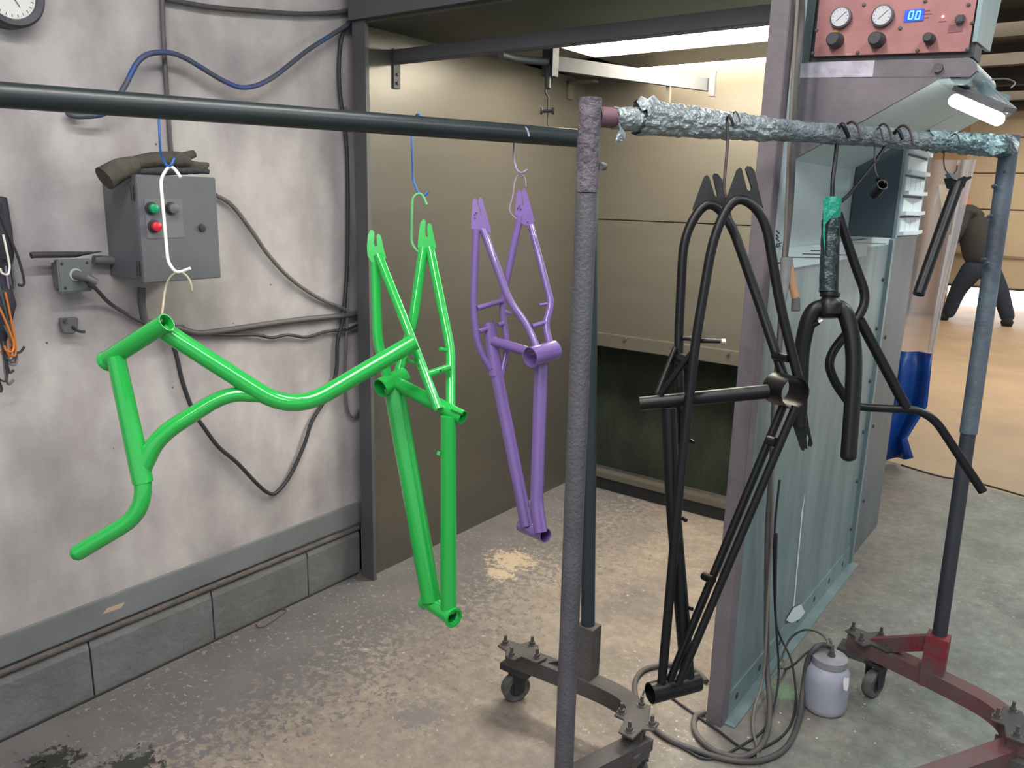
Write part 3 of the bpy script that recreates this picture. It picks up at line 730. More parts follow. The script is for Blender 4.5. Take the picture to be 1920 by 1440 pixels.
# --- front rack (foil-wrapped bar)
ZF = 1.718
fb0 = F(1120, 219, ZF); fb1 = F(1890, 275, ZF)
frontr = thing('hanging_rack', 'wheeled garment rack with a foil-wrapped bar and two grey posts, nearer of the two racks', 'rack', (-.6, 2.1, 0))
tube('top_bar', [fb0, fb1], .021, mat('bar_mauve', (104, 74, 84), .6), frontr, n=20)
pt = at(1107, 184, 1.66); pb = F(1055, 1495, .1)
d = pb-pt
j = pt+d*.115
tube('post_collar', [pt, j], .0240, COLLAR, frontr, n=28, label='pitted mauve-grey collar')
tube('post', [j+d*.002, pb], (.0232, .0232), POST, frontr, n=28)
cyl('post_bolt', at(1126, 312, 1.68), at(1134, 312, 1.69), .008, POST, frontr, n=10)
rt_ = at(1894, 262, 2.205); rbm = V((-.248, 2.535, .24)); d2 = rbm-rt_
tube('post', [rt_+V((0, 0, .01)), rt_+d2*.55], .0235, POST2, frontr, n=24)
tube('post', [rt_+d2*.55, rbm], .0205, mat('post_dark', (48, 50, 58), .5, col2=(40, 42, 50), scale=5), frontr, n=24)
for x, y in ((1884, 322), (1866, 348), (1858, 405), (1846, 486), (1852, 493)):
    pcc = at(x, y, 2.2); lathe('powder_blob', pcc, -FW, [(-.01, .006), (0, .005), (.006, .002)], POST2, frontr, n=10)
sk = V((-.250, 2.528, .13))
tube('socket', [sk, sk+V((0, .002, .165))], .03, REDP, frontr, sect=(.062, .055))
fe0 = V((-.505, 2.600, .155))
tube('end_tube', [fe0, V((-.25, 2.528, .155)), V((-.045, 2.455, .155)), V((-.005, 2.31, .155))], .03, BASER, frontr, fil=.13, sect=(.055, .05))
bd2 = V((-.50, -.866, 0))
tube('long_tube', [V((-.0, 2.37, .125)), V((-.0, 2.37, .125))+bd2*1.25], .03, BASER, frontr, sect=(.052, .05))
tube('brace', [V((-.43, 2.582, .17)), sk+V((-.02, .002, .135))], .02, REDP, frontr, sect=(.03, .045))
caster(F(1634, 1304), frontr, .122, (.93, -.3, 0))
clamp(fe0+V((.06, -.02, 0)), (.96, -.27, 0), frontr, z=.183)
box('mount_block', fe0+V((-.03, -.045, -.045)), fe0+V((.12, .03, -.022)), BASE, frontr)
c4 = V((-.022, 2.335, 0)); caster(c4, frontr, .10, (.9, -.4, 0)); clamp(c4+V((.0, .03, 0)), (.2, -.98, 0), frontr, z=.186)
box('mount_block', c4+V((-.04, -.05, .095)), c4+V((.04, .05, .128)), BASE, frontr)
# foil: crumpled sleeve around the bar
def foil(name, a, b, rad, m, parent, seg=150, n=44, amp=.004, seed=1, up=0.):
    rnd = random.Random(seed); bm = bmesh.new(); a = V(a); b = V(b); ax = (b-a).normalized()
    u = (V((0, 0, 1))-ax*ax.z).normalized(); v = ax.cross(u); rings = []
    from mathutils import noise as NZ
    for i in range(seg+1):
        t = i/seg; r0 = rad(t); ring = []
        for k in range(n):
            an = 2*math.pi*k/n
            q = V((t*(b-a).length*38, math.cos(an)*2.2, math.sin(an)*2.2+seed*7))
            nz = NZ.noise(q)*1.2+NZ.noise(q*2.3)*.8+abs(NZ.noise(q*.9))*1.2
            rr = r0+amp*nz*(1.0)
            asym = up*(1-t)*max(0, math.cos(an))
            edge = (rnd.uniform(-.006, .006) if i in (0, seg) else 0)
            ring.append(bm.verts.new(a+(b-a)*t+ax*edge+(u*math.cos(an)+v*math.sin(an))*(max(rr, .0218)+asym)))
        rings.append(ring)
    for i in range(seg):
        for k in range(n): bm.faces.new((rings[i][k], rings[i+1][k], rings[i+1][(k+1) % n], rings[i][(k+1) % n]))
    return finish(name, bm, m, parent, smooth=False)
fB = lambda x, y: F(x, y, ZF)
L_ = lambda x: fb0+(fb1-fb0)*x
def tx(px):  # parameter along the bar for an image column
    lo, hi = 0., 1.
    for _ in range(40):
        mm = (lo+hi)/2; q = L_(mm)-CP; X = 960+FPX*q.dot(RT)/q.dot(FW)
        if X < px: lo = mm
        else: hi = mm
    return mm
foil('foil_wrap', L_(tx(1150)), L_(tx(1215)), lambda t: .022+.003*t, FOIL, frontr, seg=50, amp=.0022, seed=2).__setitem__('label', 'bright silver foil at the left end')
foil('foil_wrap', L_(tx(1196)), L_(tx(1445)), lambda t: .031-.006*t, FOIL, frontr, seg=150, amp=.0034, seed=5, up=.010)
foil('foil_wrap', L_(tx(1430)), L_(tx(1760)), lambda t: .0235+.001*math.sin(t*20), FOILD, frontr, seg=150, amp=.0018, seed=9).__setitem__('label', 'darker foil grey with overspray')
foil('foil_wrap', L_(tx(1735)), L_(tx(1893)), lambda t: .024+.005*t, mat('teal_foil', (138, 164, 168), .4, metal=.7, col2=(84, 104, 110), scale=26, bump=.9, bscale=90), frontr, seg=90, amp=.0034, seed=13)
def scrap(pts, k, m=FOIL):
    P = [at(x, y, k+random.uniform(-.012, .012)) for x, y in pts]; c = sum(P, V((0, 0, 0)))/len(P)+FW*.012
    bm = bmesh.new(); vs = [bm.verts.new(p) for p in P]; cvt = bm.verts.new(c); cb_ = bm.verts.new(c-FW*.02)
    for i in range(len(P)):
        bm.faces.new((vs[i], vs[(i+1) % len(P)], cvt)); bm.faces.new((vs[i], cb_, vs[(i+1) % len(P)]))
    return finish('foil_scrap', bm, m, frontr, smooth=False)
scrap([(1160, 228), (1166, 240), (1174, 250), (1172, 262), (1163, 270), (1154, 266), (1157, 252), (1162, 245)], 1.67)
scrap([(1194, 190), (1202, 180), (1214, 186), (1226, 178), (1236, 188), (1222, 200), (1204, 208)], 1.70)
scrap([(1830, 262), (1868, 262), (1890, 270), (1885, 284), (1862, 292), (1846, 282), (1828, 278)], 2.13, MATS['teal_foil'])
scrap([(1884, 250), (1898, 254), (1912, 268), (1908, 285), (1892, 288), (1884, 270)], 2.15)

# ============================================================ HOOKS AND FRAMES
def hook(label, pts, w_, m, seg=None, group=None, cat='hook', name='wire_hook', tip=None):
    P = [at(*p) for p in pts]; k = sum(p[2] for p in pts)/len(pts); r = w_/2*k/FPX
    P = round_path(P, .012, 5)
    bm = bmesh.new(); add_sweep(bm, P, r, 10); o = finish(name, bm, m)
    if tip:
        bm = bmesh.new(); add_sweep(bm, P[:tip[0]], r*1.15, 10); finish('painted_tip', bm, tip[1], o)['label'] = tip[2]
    return tag(o, label, cat, group)
HG = 'wire hooks carrying painted parts'
hook('blue wire hook with a white tip, looped over the dark bar at left', [(322, 213, 1.62), (320, 190, 1.625), (310, 180, 1.65), (300, 184, 1.68), (298, 228, 1.68), (301, 288, 1.67), (314, 314, 1.65), (322, 309, 1.645), (327, 297, 1.65)], 4.5, BLUEM, group=HG, tip=(13, mat('pale_blue_paint', (176, 196, 206), .5), 'pale painted tip'))
hook('long white bent wire hook in front of the grey enclosure', [(339, 333, 1.65), (326, 314, 1.65), (316, 312, 1.65), (301, 336, 1.645), (315, 492, 1.645), (331, 513, 1.65), (357, 503, 1.65)], 6, WHITE, group=HG)
hook('faded green wire hook in the head tube of the left green frame', [(361, 546, 1.65), (356, 524, 1.65), (343, 510, 1.65), (328, 511, 1.65), (315, 525, 1.65), (309, 545, 1.65), (302, 604, 1.61)], 4.5, mat('sage_wire', (92, 140, 92), .5, col2=(180, 150, 140), scale=22), group=HG)
hook('blue wire hook over the dark bar above the middle green frame', [(797, 232, 1.93), (784, 212, 1.94), (777, 222, 1.99), (772, 250, 1.99), (774, 338, 1.97), (784, 362, 1.95), (796, 368, 1.95), (803, 359, 1.95)], 4, BLUEM, group=HG)
hook('green wire hook through the dropout of the middle green frame', [(800, 384, 1.94), (793, 366, 1.94), (784, 362, 1.94), (773, 372, 1.94), (771, 455, 1.94), (780, 470, 1.94), (789, 474, 1.94)], 5, MINT, group=HG)
hook('mauve wire hook over the dark bar near the pitted post', [(992, 256, 2.045), (988, 240, 2.04), (976, 237, 2.06), (964, 244, 2.10), (963, 300, 2.08), (968, 318, 2.06), (977, 326, 2.05), (989, 318, 2.05)], 4, MAUVE, group=HG)
hook('thin mauve wire hook holding the purple frame', [(986, 349, 2.06), (986, 334, 2.06), (976, 325, 2.06), (966, 334, 2.06), (961, 372, 2.06), (954, 392, 2.06), (961, 405, 2.06), (968, 410, 2.06)], 2.6, MAUVE, group=HG)
hook('black wire hook hanging from the foil between the two black dropout plates', [(1376, 236, 1.71), (1368, 216, 1.70), (1363, 220, 1.76), (1365, 262, 1.76), (1359, 330, 1.74), (1357, 352, 1.74), (1362, 372, 1.73)], 5.5, mat('brown_black_wire', (46, 36, 34), .6), group=HG)
hook('thick black rod hook that dips into the taped black fork tube', [(1592, 258, 1.90), (1580, 232, 1.89), (1570, 240, 1.95), (1569, 275, 1.95), (1565, 310, 1.94), (1561, 340, 1.93), (1560, 400, 1.93)], 8, BLACKM, group=HG)
hook('slanted black rod hook reaching down to the top of the green tape', [(1693, 262, 1.98), (1684, 240, 1.98), (1668, 262, 2.02), (1640, 305, 1.99), (1592, 365, 1.95), (1577, 378, 1.94)], 7, BLACKM, group=HG)
hook('thin dark wire hook holding the small black clamp', [(1656, 262, 1.95), (1650, 238, 1.95), (1641, 244, 2.0), (1640, 300, 1.99), (1641, 322, 1.98), (1647, 334, 1.98), (1655, 338, 1.98)], 3, WIREB, group=HG)
hook('thin dark wire hook holding the black seat post', [(1800, 268, 2.06), (1795, 250, 2.06), (1773, 258, 2.11), (1769, 300, 2.1), (1771, 318, 2.1), (1782, 330, 2.1), (1793, 322, 2.1), (1795, 310, 2.1)], 2.6, WIREB, group=HG)
RG = 'empty hook loops over the foil-wrapped bar'
for x, y, k, s, w_, l in ((1382, 217, 1.70, .5, 3, 'small curled wire loop on the thick crumpled foil, leftmost loop'), (1603, 236, 1.905, 1, 4.5, 'brown wire loop over the foil bar above the fork'),
                    (1662, 240, 1.94, .9, 4, 'dark wire loop over the foil bar above the small clamp'), (1700, 243, 1.975, 1.1, 4.5, 'wide dark wire loop over the foil bar, rightmost loop')):
    hook(l, [(x-14*s, y-4, k+.02), (x-6*s, y-9, k), (x+4*s, y-2, k-.02), (x+9*s, y+12*s, k-.03), (x+10*s, y+24*s, k-.03)], w_, mat('brown_black_wire', (46, 36, 34), .6), group=RG)

def fpart(parent, m):
    def f(name, pts, w_, fpx=0, hollow=False, smoothp=False, label=None):
        return ptube(name, pts, w_, m, parent, fpx=fpx, hollow=hollow, smoothp=smoothp, label=label)
    return f
def weld(parent, m, p, r=.006, axis=None): pass
def pin(parent, m, name, pts, w_): return ptube(name, pts, w_, m, parent, n=10)

# --- green frame at left (side-on)
k1 = 1.64
ga = thing('bicycle_frameset', 'glossy green cruiser bicycle frame hanging side-on in front of the left wall', 'bicycle frame', at(142, 1040, 1.66), 'painted bicycle frames')
f = fpart(ga, GREEN)
f('head_tube', [(200, 676, 1.66), (313, 604, 1.60)], 35, hollow=True)
lathe('head_tube_ring', at(203, 675, 1.66), at(203, 675, 1.66)-at(313, 604, 1.60), [(-.004, .0195), (.002, .0215), (.009, .0215), (.0125, .015)], GREEN, ga)
f('top_tube', [(304, 618, 1.63), (548, 775, 1.72), (777, 641, 1.78)], 33, fpx=75, hollow=True)
f('down_tube', [(217, 668, 1.64), (268, 905, 1.66)], (33, 38))
f('tail_tube', [(264, 850, 1.655), (271, 962, 1.66), (146, 1036, 1.66)], 31, fpx=52)
lathe('end_cap', at(146, 1036, 1.66), at(146, 1036, 1.66)-at(271, 962, 1.66), [(-.002, .0171), (.006, .0155), (.012, .010), (.015, .002)], GREEN, ga)
f('brace_tube', [(266, 880, 1.66), (296, 818, 1.66), (425, 737, 1.685), (492, 742, 1.70)], (34, 27), fpx=44)

# --- middle green frame
gb = thing('bicycle_frameset', 'glossy green bicycle frame hanging by one rear dropout, beside the booth edge', 'bicycle frame', at(830, 1180, 1.93), 'painted bicycle frames')
f = fpart(gb, GREEN)
f('bottom_bracket_shell', [(713, 728, 1.865), (757, 705, 1.915)], 37, hollow=True)
f('seat_tube', [(738, 716, 1.89), (868, 783, 1.80)], (27, 27), hollow=True)
ptube('seat_tube_slot', [(845, 768, 1.792), (868, 777, 1.782)], 3, mat('green_shadow', (10, 96, 36), .5), gb, n=8)
f('down_tube', [(739, 726, 1.895), (809, 1125, 1.935)], (40, 38))
f('top_tube', [(841, 780, 1.80), (841, 1145, 1.90)], (29, 32))
f('head_tube', [(800, 1125, 1.955), (850, 1158, 1.885)], (31, 33), hollow=True)
for a, b in (((800, 1125, 1.955), (850, 1158, 1.885)), ((850, 1158, 1.885), (800, 1125, 1.955))):
    pa, pb_ = at(*a), at(*b); ax = (pa-pb_).normalized()
    bm = bmesh.new(); add_sweep(bm, [pa-ax*.006, pa-ax*.002, pa+ax*.003], [.0205, .0245, .0245], 26, hollow=.006); finish('head_cup', bm, GREEN, gb)
f('seat_stay', [(709, 478, 1.87), (758, 600, 1.84), (822, 767, 1.80)], (18.5, 18.5), fpx=30)
f('chain_stay', [(703, 470, 1.88), (708, 640, 1.88), (726, 705, 1.88)], (19.5, 19.5), fpx=25)
f('chain_stay', [(794, 465, 1.945), (775, 600, 1.93), (745, 708, 1.91)], (19, 19), fpx=20)
f('seat_stay', [(806, 465, 1.945), (845, 655, 1.88), (845, 780, 1.815)], (18.5, 18.5), fpx=25)
f('stay_bridge', [(802, 702, 1.82), (844, 688, 1.83)], 14)
ptube('bridge_hole', [(826, 695, 1.810), (826.5, 695, 1.817)], 4, DARKM, gb, n=10)
f('brake_boss', [(838, 657, 1.87), (824, 654, 1.86)], 8)
f('brake_boss', [(776, 680, 1.82), (762, 674, 1.81)], 8)
f('cable_guide', [(822, 853, 1.81), (824, 846, 1.81)], 8)
def drop(pts, k, th, m, parent): return pplate('dropout', pts, k, th, m, parent)
drop([(689, 478), (688, 462), (690, 440), (694, 432), (699, 431), (702, 436), (701, 456), (703, 462), (707, 460), (706, 442), (709, 438), (714, 442), (720, 468), (724, 484), (714, 494), (705, 492), (696, 492)], 1.868, .006, GREEN, gb)
drop([(783, 462), (785, 440), (788, 418), (793, 411), (798, 413), (797, 436), (799, 444), (802, 444), (801, 424), (804, 418), (809, 421), (814, 446), (818, 462), (812, 474), (801, 476), (790, 478)], 1.938, .006, GREEN, gb)

# --- purple frame
pu = thing('bicycle_frameset', 'glossy purple bicycle frame hanging left of the pitted grey post', 'bicycle frame', at(1020, 1020, 2.07), 'painted bicycle frames')
f = fpart(pu, PURPLE)
f('bottom_bracket_shell', [(994, 670, 1.995), (1040, 657, 2.05)], 39, hollow=True)
f('seat_tube', [(917, 606, 2.10), (930, 705, 2.10)], (24, 26), hollow=True)
f('top_tube', [(929, 690, 2.10), (988, 985, 2.10)], (24, 25))
f('cross_tube', [(925, 640, 2.09), (1000, 662, 2.04)], 19)
f('down_tube', [(1015, 675, 2.04), (1006, 945, 2.06), (1014, 998, 2.05)], (27, 25), fpx=14)
f('head_tube', [(979, 985, 2.14), (1023, 1004, 2.05)], 27, hollow=True)
f('chain_stay', [(893, 430, 2.04), (887, 578, 2.06), (896, 655, 2.08), (925, 700, 2.10)], (15, 13), fpx=30)
f('seat_stay', [(906, 430, 2.04), (955, 565, 2.03), (990, 612, 2.03), (1008, 655, 2.02)], (15, 14), fpx=24)
f('chain_stay', [(975, 405, 2.08), (940, 572, 2.10), (952, 650, 2.11), (939, 708, 2.10)], (14, 12), fpx=22)
f('seat_stay', [(995, 422, 2.08), (1034, 570, 2.06), (1022, 610, 2.05), (1034, 656, 2.04)], (13, 14), fpx=16)
f('stay_bridge', [(895, 578, 2.055), (942, 564, 2.09)], 10)
f('stay_bridge', [(998, 612, 2.03), (1026, 603, 2.05)], 9)
f('stay_bridge', [(898, 622, 2.07), (914, 616, 2.09)], 9)
f('stay_bridge', [(934, 610, 2.09), (944, 606, 2.10)], 9)
f('brake_boss', [(957, 588, 2.03), (947, 585, 2.02)], 7)
f('brake_boss', [(1030, 569, 2.06), (1011, 572, 2.05)], 6)
drop([(884, 430), (883, 422), (886, 376), (890, 371), (894, 374), (901, 403), (903, 404), (896, 376), (900, 370), (904, 372), (912, 400), (921, 432), (920, 438), (911, 432), (898, 434)], 2.035, .006, PURPLE, pu)
drop([(965, 400), (969, 362), (973, 355), (977, 358), (980, 384), (982, 385), (978, 358), (982, 352), (986, 355), (994, 382), (1002, 415), (998, 422), (990, 424), (982, 421), (974, 416)], 2.075, .006, PURPLE, pu)
for x, y, k in ((890, 403, 2.033), (893, 399, 2.033), (891, 409, 2.033), (971, 390, 2.073), (974, 386, 2.073), (976, 392, 2.073), (989, 416, 2.073), (924, 603, 2.085), (922, 692, 2.085), (953, 683, 2.10)):
    ptube('drilled_hole', [(x, y, k-.0015), (x, y, k)], 2.5, DARKM, pu, n=8)

# --- black frame
bk = thing('bicycle_frameset', 'matte black twin-tube bicycle frame hanging below the crumpled foil', 'bicycle frame', at(1262, 1310, 1.78), 'painted bicycle frames')
f = fpart(bk, BLACKM)
f('bottom_bracket_shell', [(1455, 727, 1.735), (1491, 737, 1.67)], 61, hollow=True)
f('seat_tube', [(1200, 757, 1.76), (1460, 732, 1.71)], (26, 27), hollow=True)
f('chain_stay', [(1276, 800, 1.80), (1272, 640, 1.80), (1282, 440, 1.79), (1325, 372, 1.79), (1368, 410, 1.79), (1424, 570, 1.77), (1470, 708, 1.73)], 17.5, fpx=48)
f('chain_stay', [(1240, 1290, 1.76), (1272, 930, 1.72), (1304, 640, 1.70), (1338, 440, 1.69), (1378, 362, 1.69), (1434, 400, 1.69), (1462, 570, 1.70), (1496, 706, 1.70)], 18, fpx=52)
f('down_tube', [(1254, 765, 1.76), (1262, 950, 1.765), (1290, 1282, 1.79)], (28, 27), fpx=60)
f('upper_tube', [(1278, 770, 1.79), (1276, 900, 1.79), (1270, 1000, 1.79)], (15, 12), fpx=30)
f('twin_down_tube', [(1468, 762, 1.72), (1252, 1285, 1.77)], (15.5, 15))
f('twin_down_tube', [(1492, 762, 1.68), (1272, 1282, 1.74)], (15.5, 15))
f('tube_spacer', [(1442, 825, 1.72), (1455, 830, 1.69)], 18)
f('tube_spacer', [(1320, 1080, 1.75), (1336, 1088, 1.72)], 16)
f('head_tube', [(1219, 1300, 1.755), (1308, 1277, 1.80)], (39, 37), hollow=True)
f('gusset_strut', [(1266, 652, 1.79), (1232, 738, 1.765)], 10)
f('gusset_strut', [(1304, 652, 1.70), (1240, 738, 1.745)], 11)
f('stay_bridge', [(1272, 672, 1.79), (1300, 682, 1.72)], 22)
f('stay_bridge', [(1452, 667, 1.74), (1478, 672, 1.70)], 16)
f('brake_boss', [(1280, 634, 1.79), (1312, 636, 1.78)], 9)
f('brake_boss', [(1296, 638, 1.72), (1352, 640, 1.70)], (10, 8))
ptube('boss_tip', [(1352, 640, 1.69), (1360, 640, 1.69)], 10, mat('bare_steel', (200, 198, 190), .4, metal=.6), bk, n=8, label='bare silver tip')
f('cable_guide', [(1296, 826, 1.72), (1301, 830, 1.71)], 7)
f('cable_guide', [(1281, 972, 1.74), (1286, 976, 1.73)], 8)
f('cable_guide', [(1292, 1140, 1.76), (1298, 1142, 1.75)], 7)
drop([(1299, 394), (1300, 388), (1320, 332), (1325, 328), (1330, 332), (1340, 366), (1343, 369), (1345, 366), (1337, 329), (1339, 325), (1346, 326), (1354, 336), (1362, 372), (1372, 405), (1373, 412), (1369, 419), (1352, 406), (1340, 394), (1325, 387), (1310, 388)], 1.792, .006, BLACKM, bk)
drop([(1361, 380), (1362, 374), (1382, 318), (1387, 314), (1391, 316), (1401, 355), (1405, 358), (1409, 355), (1409, 350), (1398, 315), (1400, 311), (1408, 312), (1415, 320), (1422, 352), (1430, 385), (1436, 410), (1430, 406), (1415, 388), (1395, 379), (1378, 378)], 1.694, .006, BLACKM, bk)
ptube('drilled_hole', [(1327, 393, 1.776), (1327, 393, 1.79)], 3, DARKM, bk, n=8)

# --- black fork
fk = thing('bike_fork', 'matte black bicycle fork with green masking tape around its upper tube', 'bicycle fork', at(1590, 868, 1.9), 'black parts on the foil rack')
f = fpart(fk, BLACKM)
f('steerer_tube', [(1561, 392, 1.93), (1556, 560, 1.93)], 29, hollow=True)
f('crown_race', [(1556.5, 549, 1.93), (1556, 556, 1.93)], 36)
f('fork_leg', [(1546, 580, 1.93), (1584, 574, 1.925), (1602, 650, 1.91), (1600, 730, 1.905), (1591, 852, 1.90)], (31, 29), fpx=52)
lathe('leg_end', at(1591, 852, 1.90), at(1591, 852, 1.90)-at(1600, 730, 1.905), [(-.001, .0184), (.008, .0178), (.014, .012), (.017, .003)], BLACKM, fk)
f('fork_leg', [(1568, 580, 1.93), (1522, 574, 1.935), (1503, 650, 1.95), (1502, 700, 1.955), (1499, 800, 1.96)], (31, 26), fpx=52)
lathe('crown', at(1556, 562, 1.93), at(1556, 700, 1.93)-at(1556, 560, 1.93), [(-.006, .018), (.004, .027), (.014, .031), (.036, .029), (.044, .020)], BLACKM, fk)
drop([(1484, 786), (1514, 778), (1517, 800), (1524, 832), (1521, 838), (1516, 836), (1518, 822), (1515, 812), (1512, 818), (1514, 842), (1509, 841), (1507, 846), (1503, 843)], 1.955, .006, BLACKM, fk)
f('brake_boss', [(1522, 612, 1.93), (1536, 604, 1.92)], 9)
ptube('boss_tip', [(1534, 605, 1.92), (1542, 600, 1.918)], 7, mat('bare_steel', (200, 198, 190), .4, metal=.6), fk, n=8)
tp_ = bmesh.new()
kT = 1.93
rr = 15.6*kT/FPX; Pt = [at(1562, 372, kT), at(1561.5, 400, kT)]
add_sweep(tp_, [at(1561.5-(i*.6), 372+i*8, kT) for i in range(8)], [rr*(1.0+.04*math.sin(i*2.1)) for i in range(8)], 20, hollow=.0012); finish('masking_tape', tp_, TAPE, fk)['label'] = 'green tape'
tp_ = bmesh.new(); add_sweep(tp_, [at(1557.5-(i*.35), 412+i*9, kT) for i in range(16)], [rr*(1.03+.04*math.sin(i*1.7)) for i in range(16)], 20, hollow=.0012); finish('masking_tape', tp_, TAPED, fk)['label'] = 'tape blackened with overspray'
pplate('tape_flap', [(1545, 371), (1555, 376), (1566, 376), (1575, 370), (1572, 392), (1548, 420), (1546, 470), (1543, 440)], 1.905, .001, TAPE, fk)

# --- black handlebar
hb = thing('handlebar', 'matte black riser handlebar hanging behind the taped fork', 'handlebar', at(1846, 928, 1.98), 'black parts on the foil rack')
f = fpart(hb, BLACKM)
f('bar_end', [(1571, 400, 2.0), (1604, 500, 2.0), (1627, 560, 2.0), (1604, 606, 2.0), (1552, 668, 2.0), (1560, 710, 2.0), (1597, 762, 2.0)], 17, fpx=38)
f('grip_tube', [(1592, 757, 2.0), (1612, 764, 2.0), (1742, 769, 1.98), (1843, 922, 1.96)], (14.5, 16.5), fpx=42, hollow=True)
f('cross_tube', [(1612, 600, 1.99), (1699, 764, 1.985)], 19)

# --- seat post and clamp
sp_ = thing('seat_post', 'slanted matte black seat post with a cradle top, hanging near the right post', 'seat post', at(1722, 558, 2.1), 'black parts on the foil rack')
f = fpart(sp_, BLACKM)
f('tube', [(1796, 344, 2.10), (1722, 552, 2.06)], (22, 21))
pplate('cradle', [(1781, 330), (1787, 331), (1792, 337), (1799, 340), (1805, 334), (1808, 330), (1812, 332), (1821, 330), (1822, 334), (1812, 340), (1808, 352), (1786, 348)], 2.09, .03, BLACKM, sp_)
pplate('steel_clip', [(1779, 324), (1795, 327), (1796, 334), (1790, 337), (1784, 332)], 2.085, .02, GREYW, sp_)
scp = thing('stem_clamp', 'small black tubular clamp hanging in front of the dark bin cabinet', 'clamp', at(1645, 372, 1.98), 'black parts on the foil rack')
f = fpart(scp, BLACKM)
f('barrel', [(1641, 362, 1.99), (1655, 346, 1.95)], 20, hollow=True)
f('barrel_end', [(1636, 367, 1.995), (1643, 360, 1.985)], 15)
f('lever', [(1651, 342, 1.96), (1663, 324, 1.95)], 4)
f('band', [(1643, 338, 1.975), (1650, 333, 1.965), (1660, 344, 1.955)], 6, fpx=6)

# ============================================================ WALL FITTINGS
# control enclosure
en = thing('electrical_enclosure', 'dark grey electrical enclosure with green and red push buttons on the left wall', 'electrical box', (XW, 1.3, 1.29))
xf = -2.155
y0, y1, z0, z1 = WX(253, 327, xf).y, WX(404, 332, xf).y, WX(262, 532, xf).z, WX(253, 327, xf).z
box('body', (XW, y0+.008, z0+.006), (xf-.025, y1-.004, z1-.006), BOXD, en, bevel=.002)
dp = box('door', (xf-.022, y0, z0), (xf, y1, z1), BOXD, en, bevel=.0025)
NX = V((1, 0, 0))
pl_ = [WX(x, y, xf) for x, y in ((270, 373), (340, 373), (343, 444), (277, 447))]
box('label_plate', (xf, min(p.y for p in pl_), min(p.z for p in pl_)), (xf+.0015, max(p.y for p in pl_), max(p.z for p in pl_)), mat('plate_grey', (104, 106, 110), .45), dp)
for x, y, m_, nm, r in ((290, 391, mat('green_button', (0, 140, 92), .35), 'green push button', .013), (295, 425, mat('red_button', (196, 28, 48), .35), 'red push button', .013), (327, 391, BOXD, 'grey selector knob', .014)):
    p = WX(x, y, xf+.02); p.x = xf
    b_ = lathe('push_button' if m_ != BOXD else 'selector_knob', p, NX, [(0, .018), (.006, .018), (.0061, .0145), (.012, .0145)], KNOB, dp, n=20)
    b2_ = lathe('cap', p+NX*.012, NX, [(0, r), (.010, r), (.012, r*.8)], m_, dp, n=20); b2_['label'] = nm
p = WX(378, 427, xf); lathe('lock', p, NX, [(0, .011), (.006, .011), (.007, .008)], DARKM, dp, n=16)
for z in (z0+.04, z1-.05): cyl('hinge', (xf-.015, y0-.004, z-.02), (xf-.015, y0-.004, z+.02), .005, DARKM, en, n=8)
# gloves on top
gl = thing('work_glove', 'dirty dark leather work glove lying folded on the electrical enclosure', 'glove', (-2.24, 1.25, z1))
def gpt(x, y, X=-2.20): return WX(x, y, X)
def blob(name, P, R, m, parent, n=14, flat=1.0):
    P2 = catmull([V(p) for p in P], 5); Rs = []
    for i in range(len(P2)):
        t = i/(len(P2)-1)*(len(R)-1); a = int(min(t, len(R)-2)); Rs.append(R[a]+(R[a+1]-R[a])*(t-a))
    bm = bmesh.new(); add_sweep(bm, P2, Rs, n); 
    return finish(name, bm, m, parent)
g1 = blob('cuff', [gpt(196, 335), gpt(225, 318), gpt(255, 308)], [.033, .030, .022], CLOTH, gl)
blob('palm', [gpt(250, 306), gpt(290, 300), gpt(335, 300), gpt(352, 305)], [.018, .022, .024, .018], CLOTH, gl)
blob('thumb', [gpt(330, 297), gpt(352, 292), gpt(364, 288)], [.014, .013, .011], CLOTH, gl)
for i, (x, y) in enumerate(((390, 309), (388, 313), (380, 317))):
    blob('finger', [gpt(345, 304+i*3), gpt(370, 309+i*2), gpt(x, y)], [.010, .009, .007], CLOTH, gl)
gl2 = thing('work_glove', 'lower dark glove lying flat beneath the folded glove on the enclosure', 'glove', (-2.24, 1.3, z1))
blob('palm', [gpt(245, 322), gpt(300, 320), gpt(350, 319), gpt(372, 320)], [.010, .014, .013, .010], mat('glove_dark', (52, 54, 58), .9, bump=.4), gl2)
for i in range(3): blob('finger', [gpt(360, 318+i), gpt(380, 319+i), gpt(391, 321+i)], [.009, .008, .006], MATS['glove_dark'], gl2)
# junction box with plug, tool on top
jb = thing('socket_box', 'square grey junction box with a plugged-in cable, left of the enclosure', 'socket', (XW, 1.06, 1.25))
xj = -2.30; jy0, jy1 = WX(106, 485, xj).y, WX(176, 545, xj).y; jz1, jz0 = WX(106, 487, xj).z, WX(112, 550, xj).z
box('body', (XW, jy0+.004, jz0+.004), (xj-.004, jy1-.004, jz1-.004), BOXD, jb, bevel=.008)
cvr = box('cover', (xj-.006, jy0, jz0), (xj, jy1, jz1), mat('cover_grey', (104, 108, 110), .5), jb, bevel=.004)
for y, z in ((jy0+.012, jz1-.012), (jy1-.012, jz1-.012), (jy0+.015, jz0+.013), (jy1-.012, jz0+.013)): lathe('screw', (xj, y, z), NX, [(0, .004), (.001, .004)], DARKM, cvr, n=8)
p = WX(142, 515, xj); lathe('receptacle_ring', p, NX, [(0, .0175), (.003, .0175), (.0031, .014)], mat('ring_pale', (176, 176, 172), .5), jb)
q = p+V((.002, 0, 0)); tube('plug', [q, q+V((.045, .012, -.006)), q+V((.055, .03, -.02))], (.0135, .009), BOXD, jb)
jt = thing('conduit_stub', 'short fabric-wrapped stub between the junction box and the enclosure', 'conduit', WX(200, 488, -2.33))
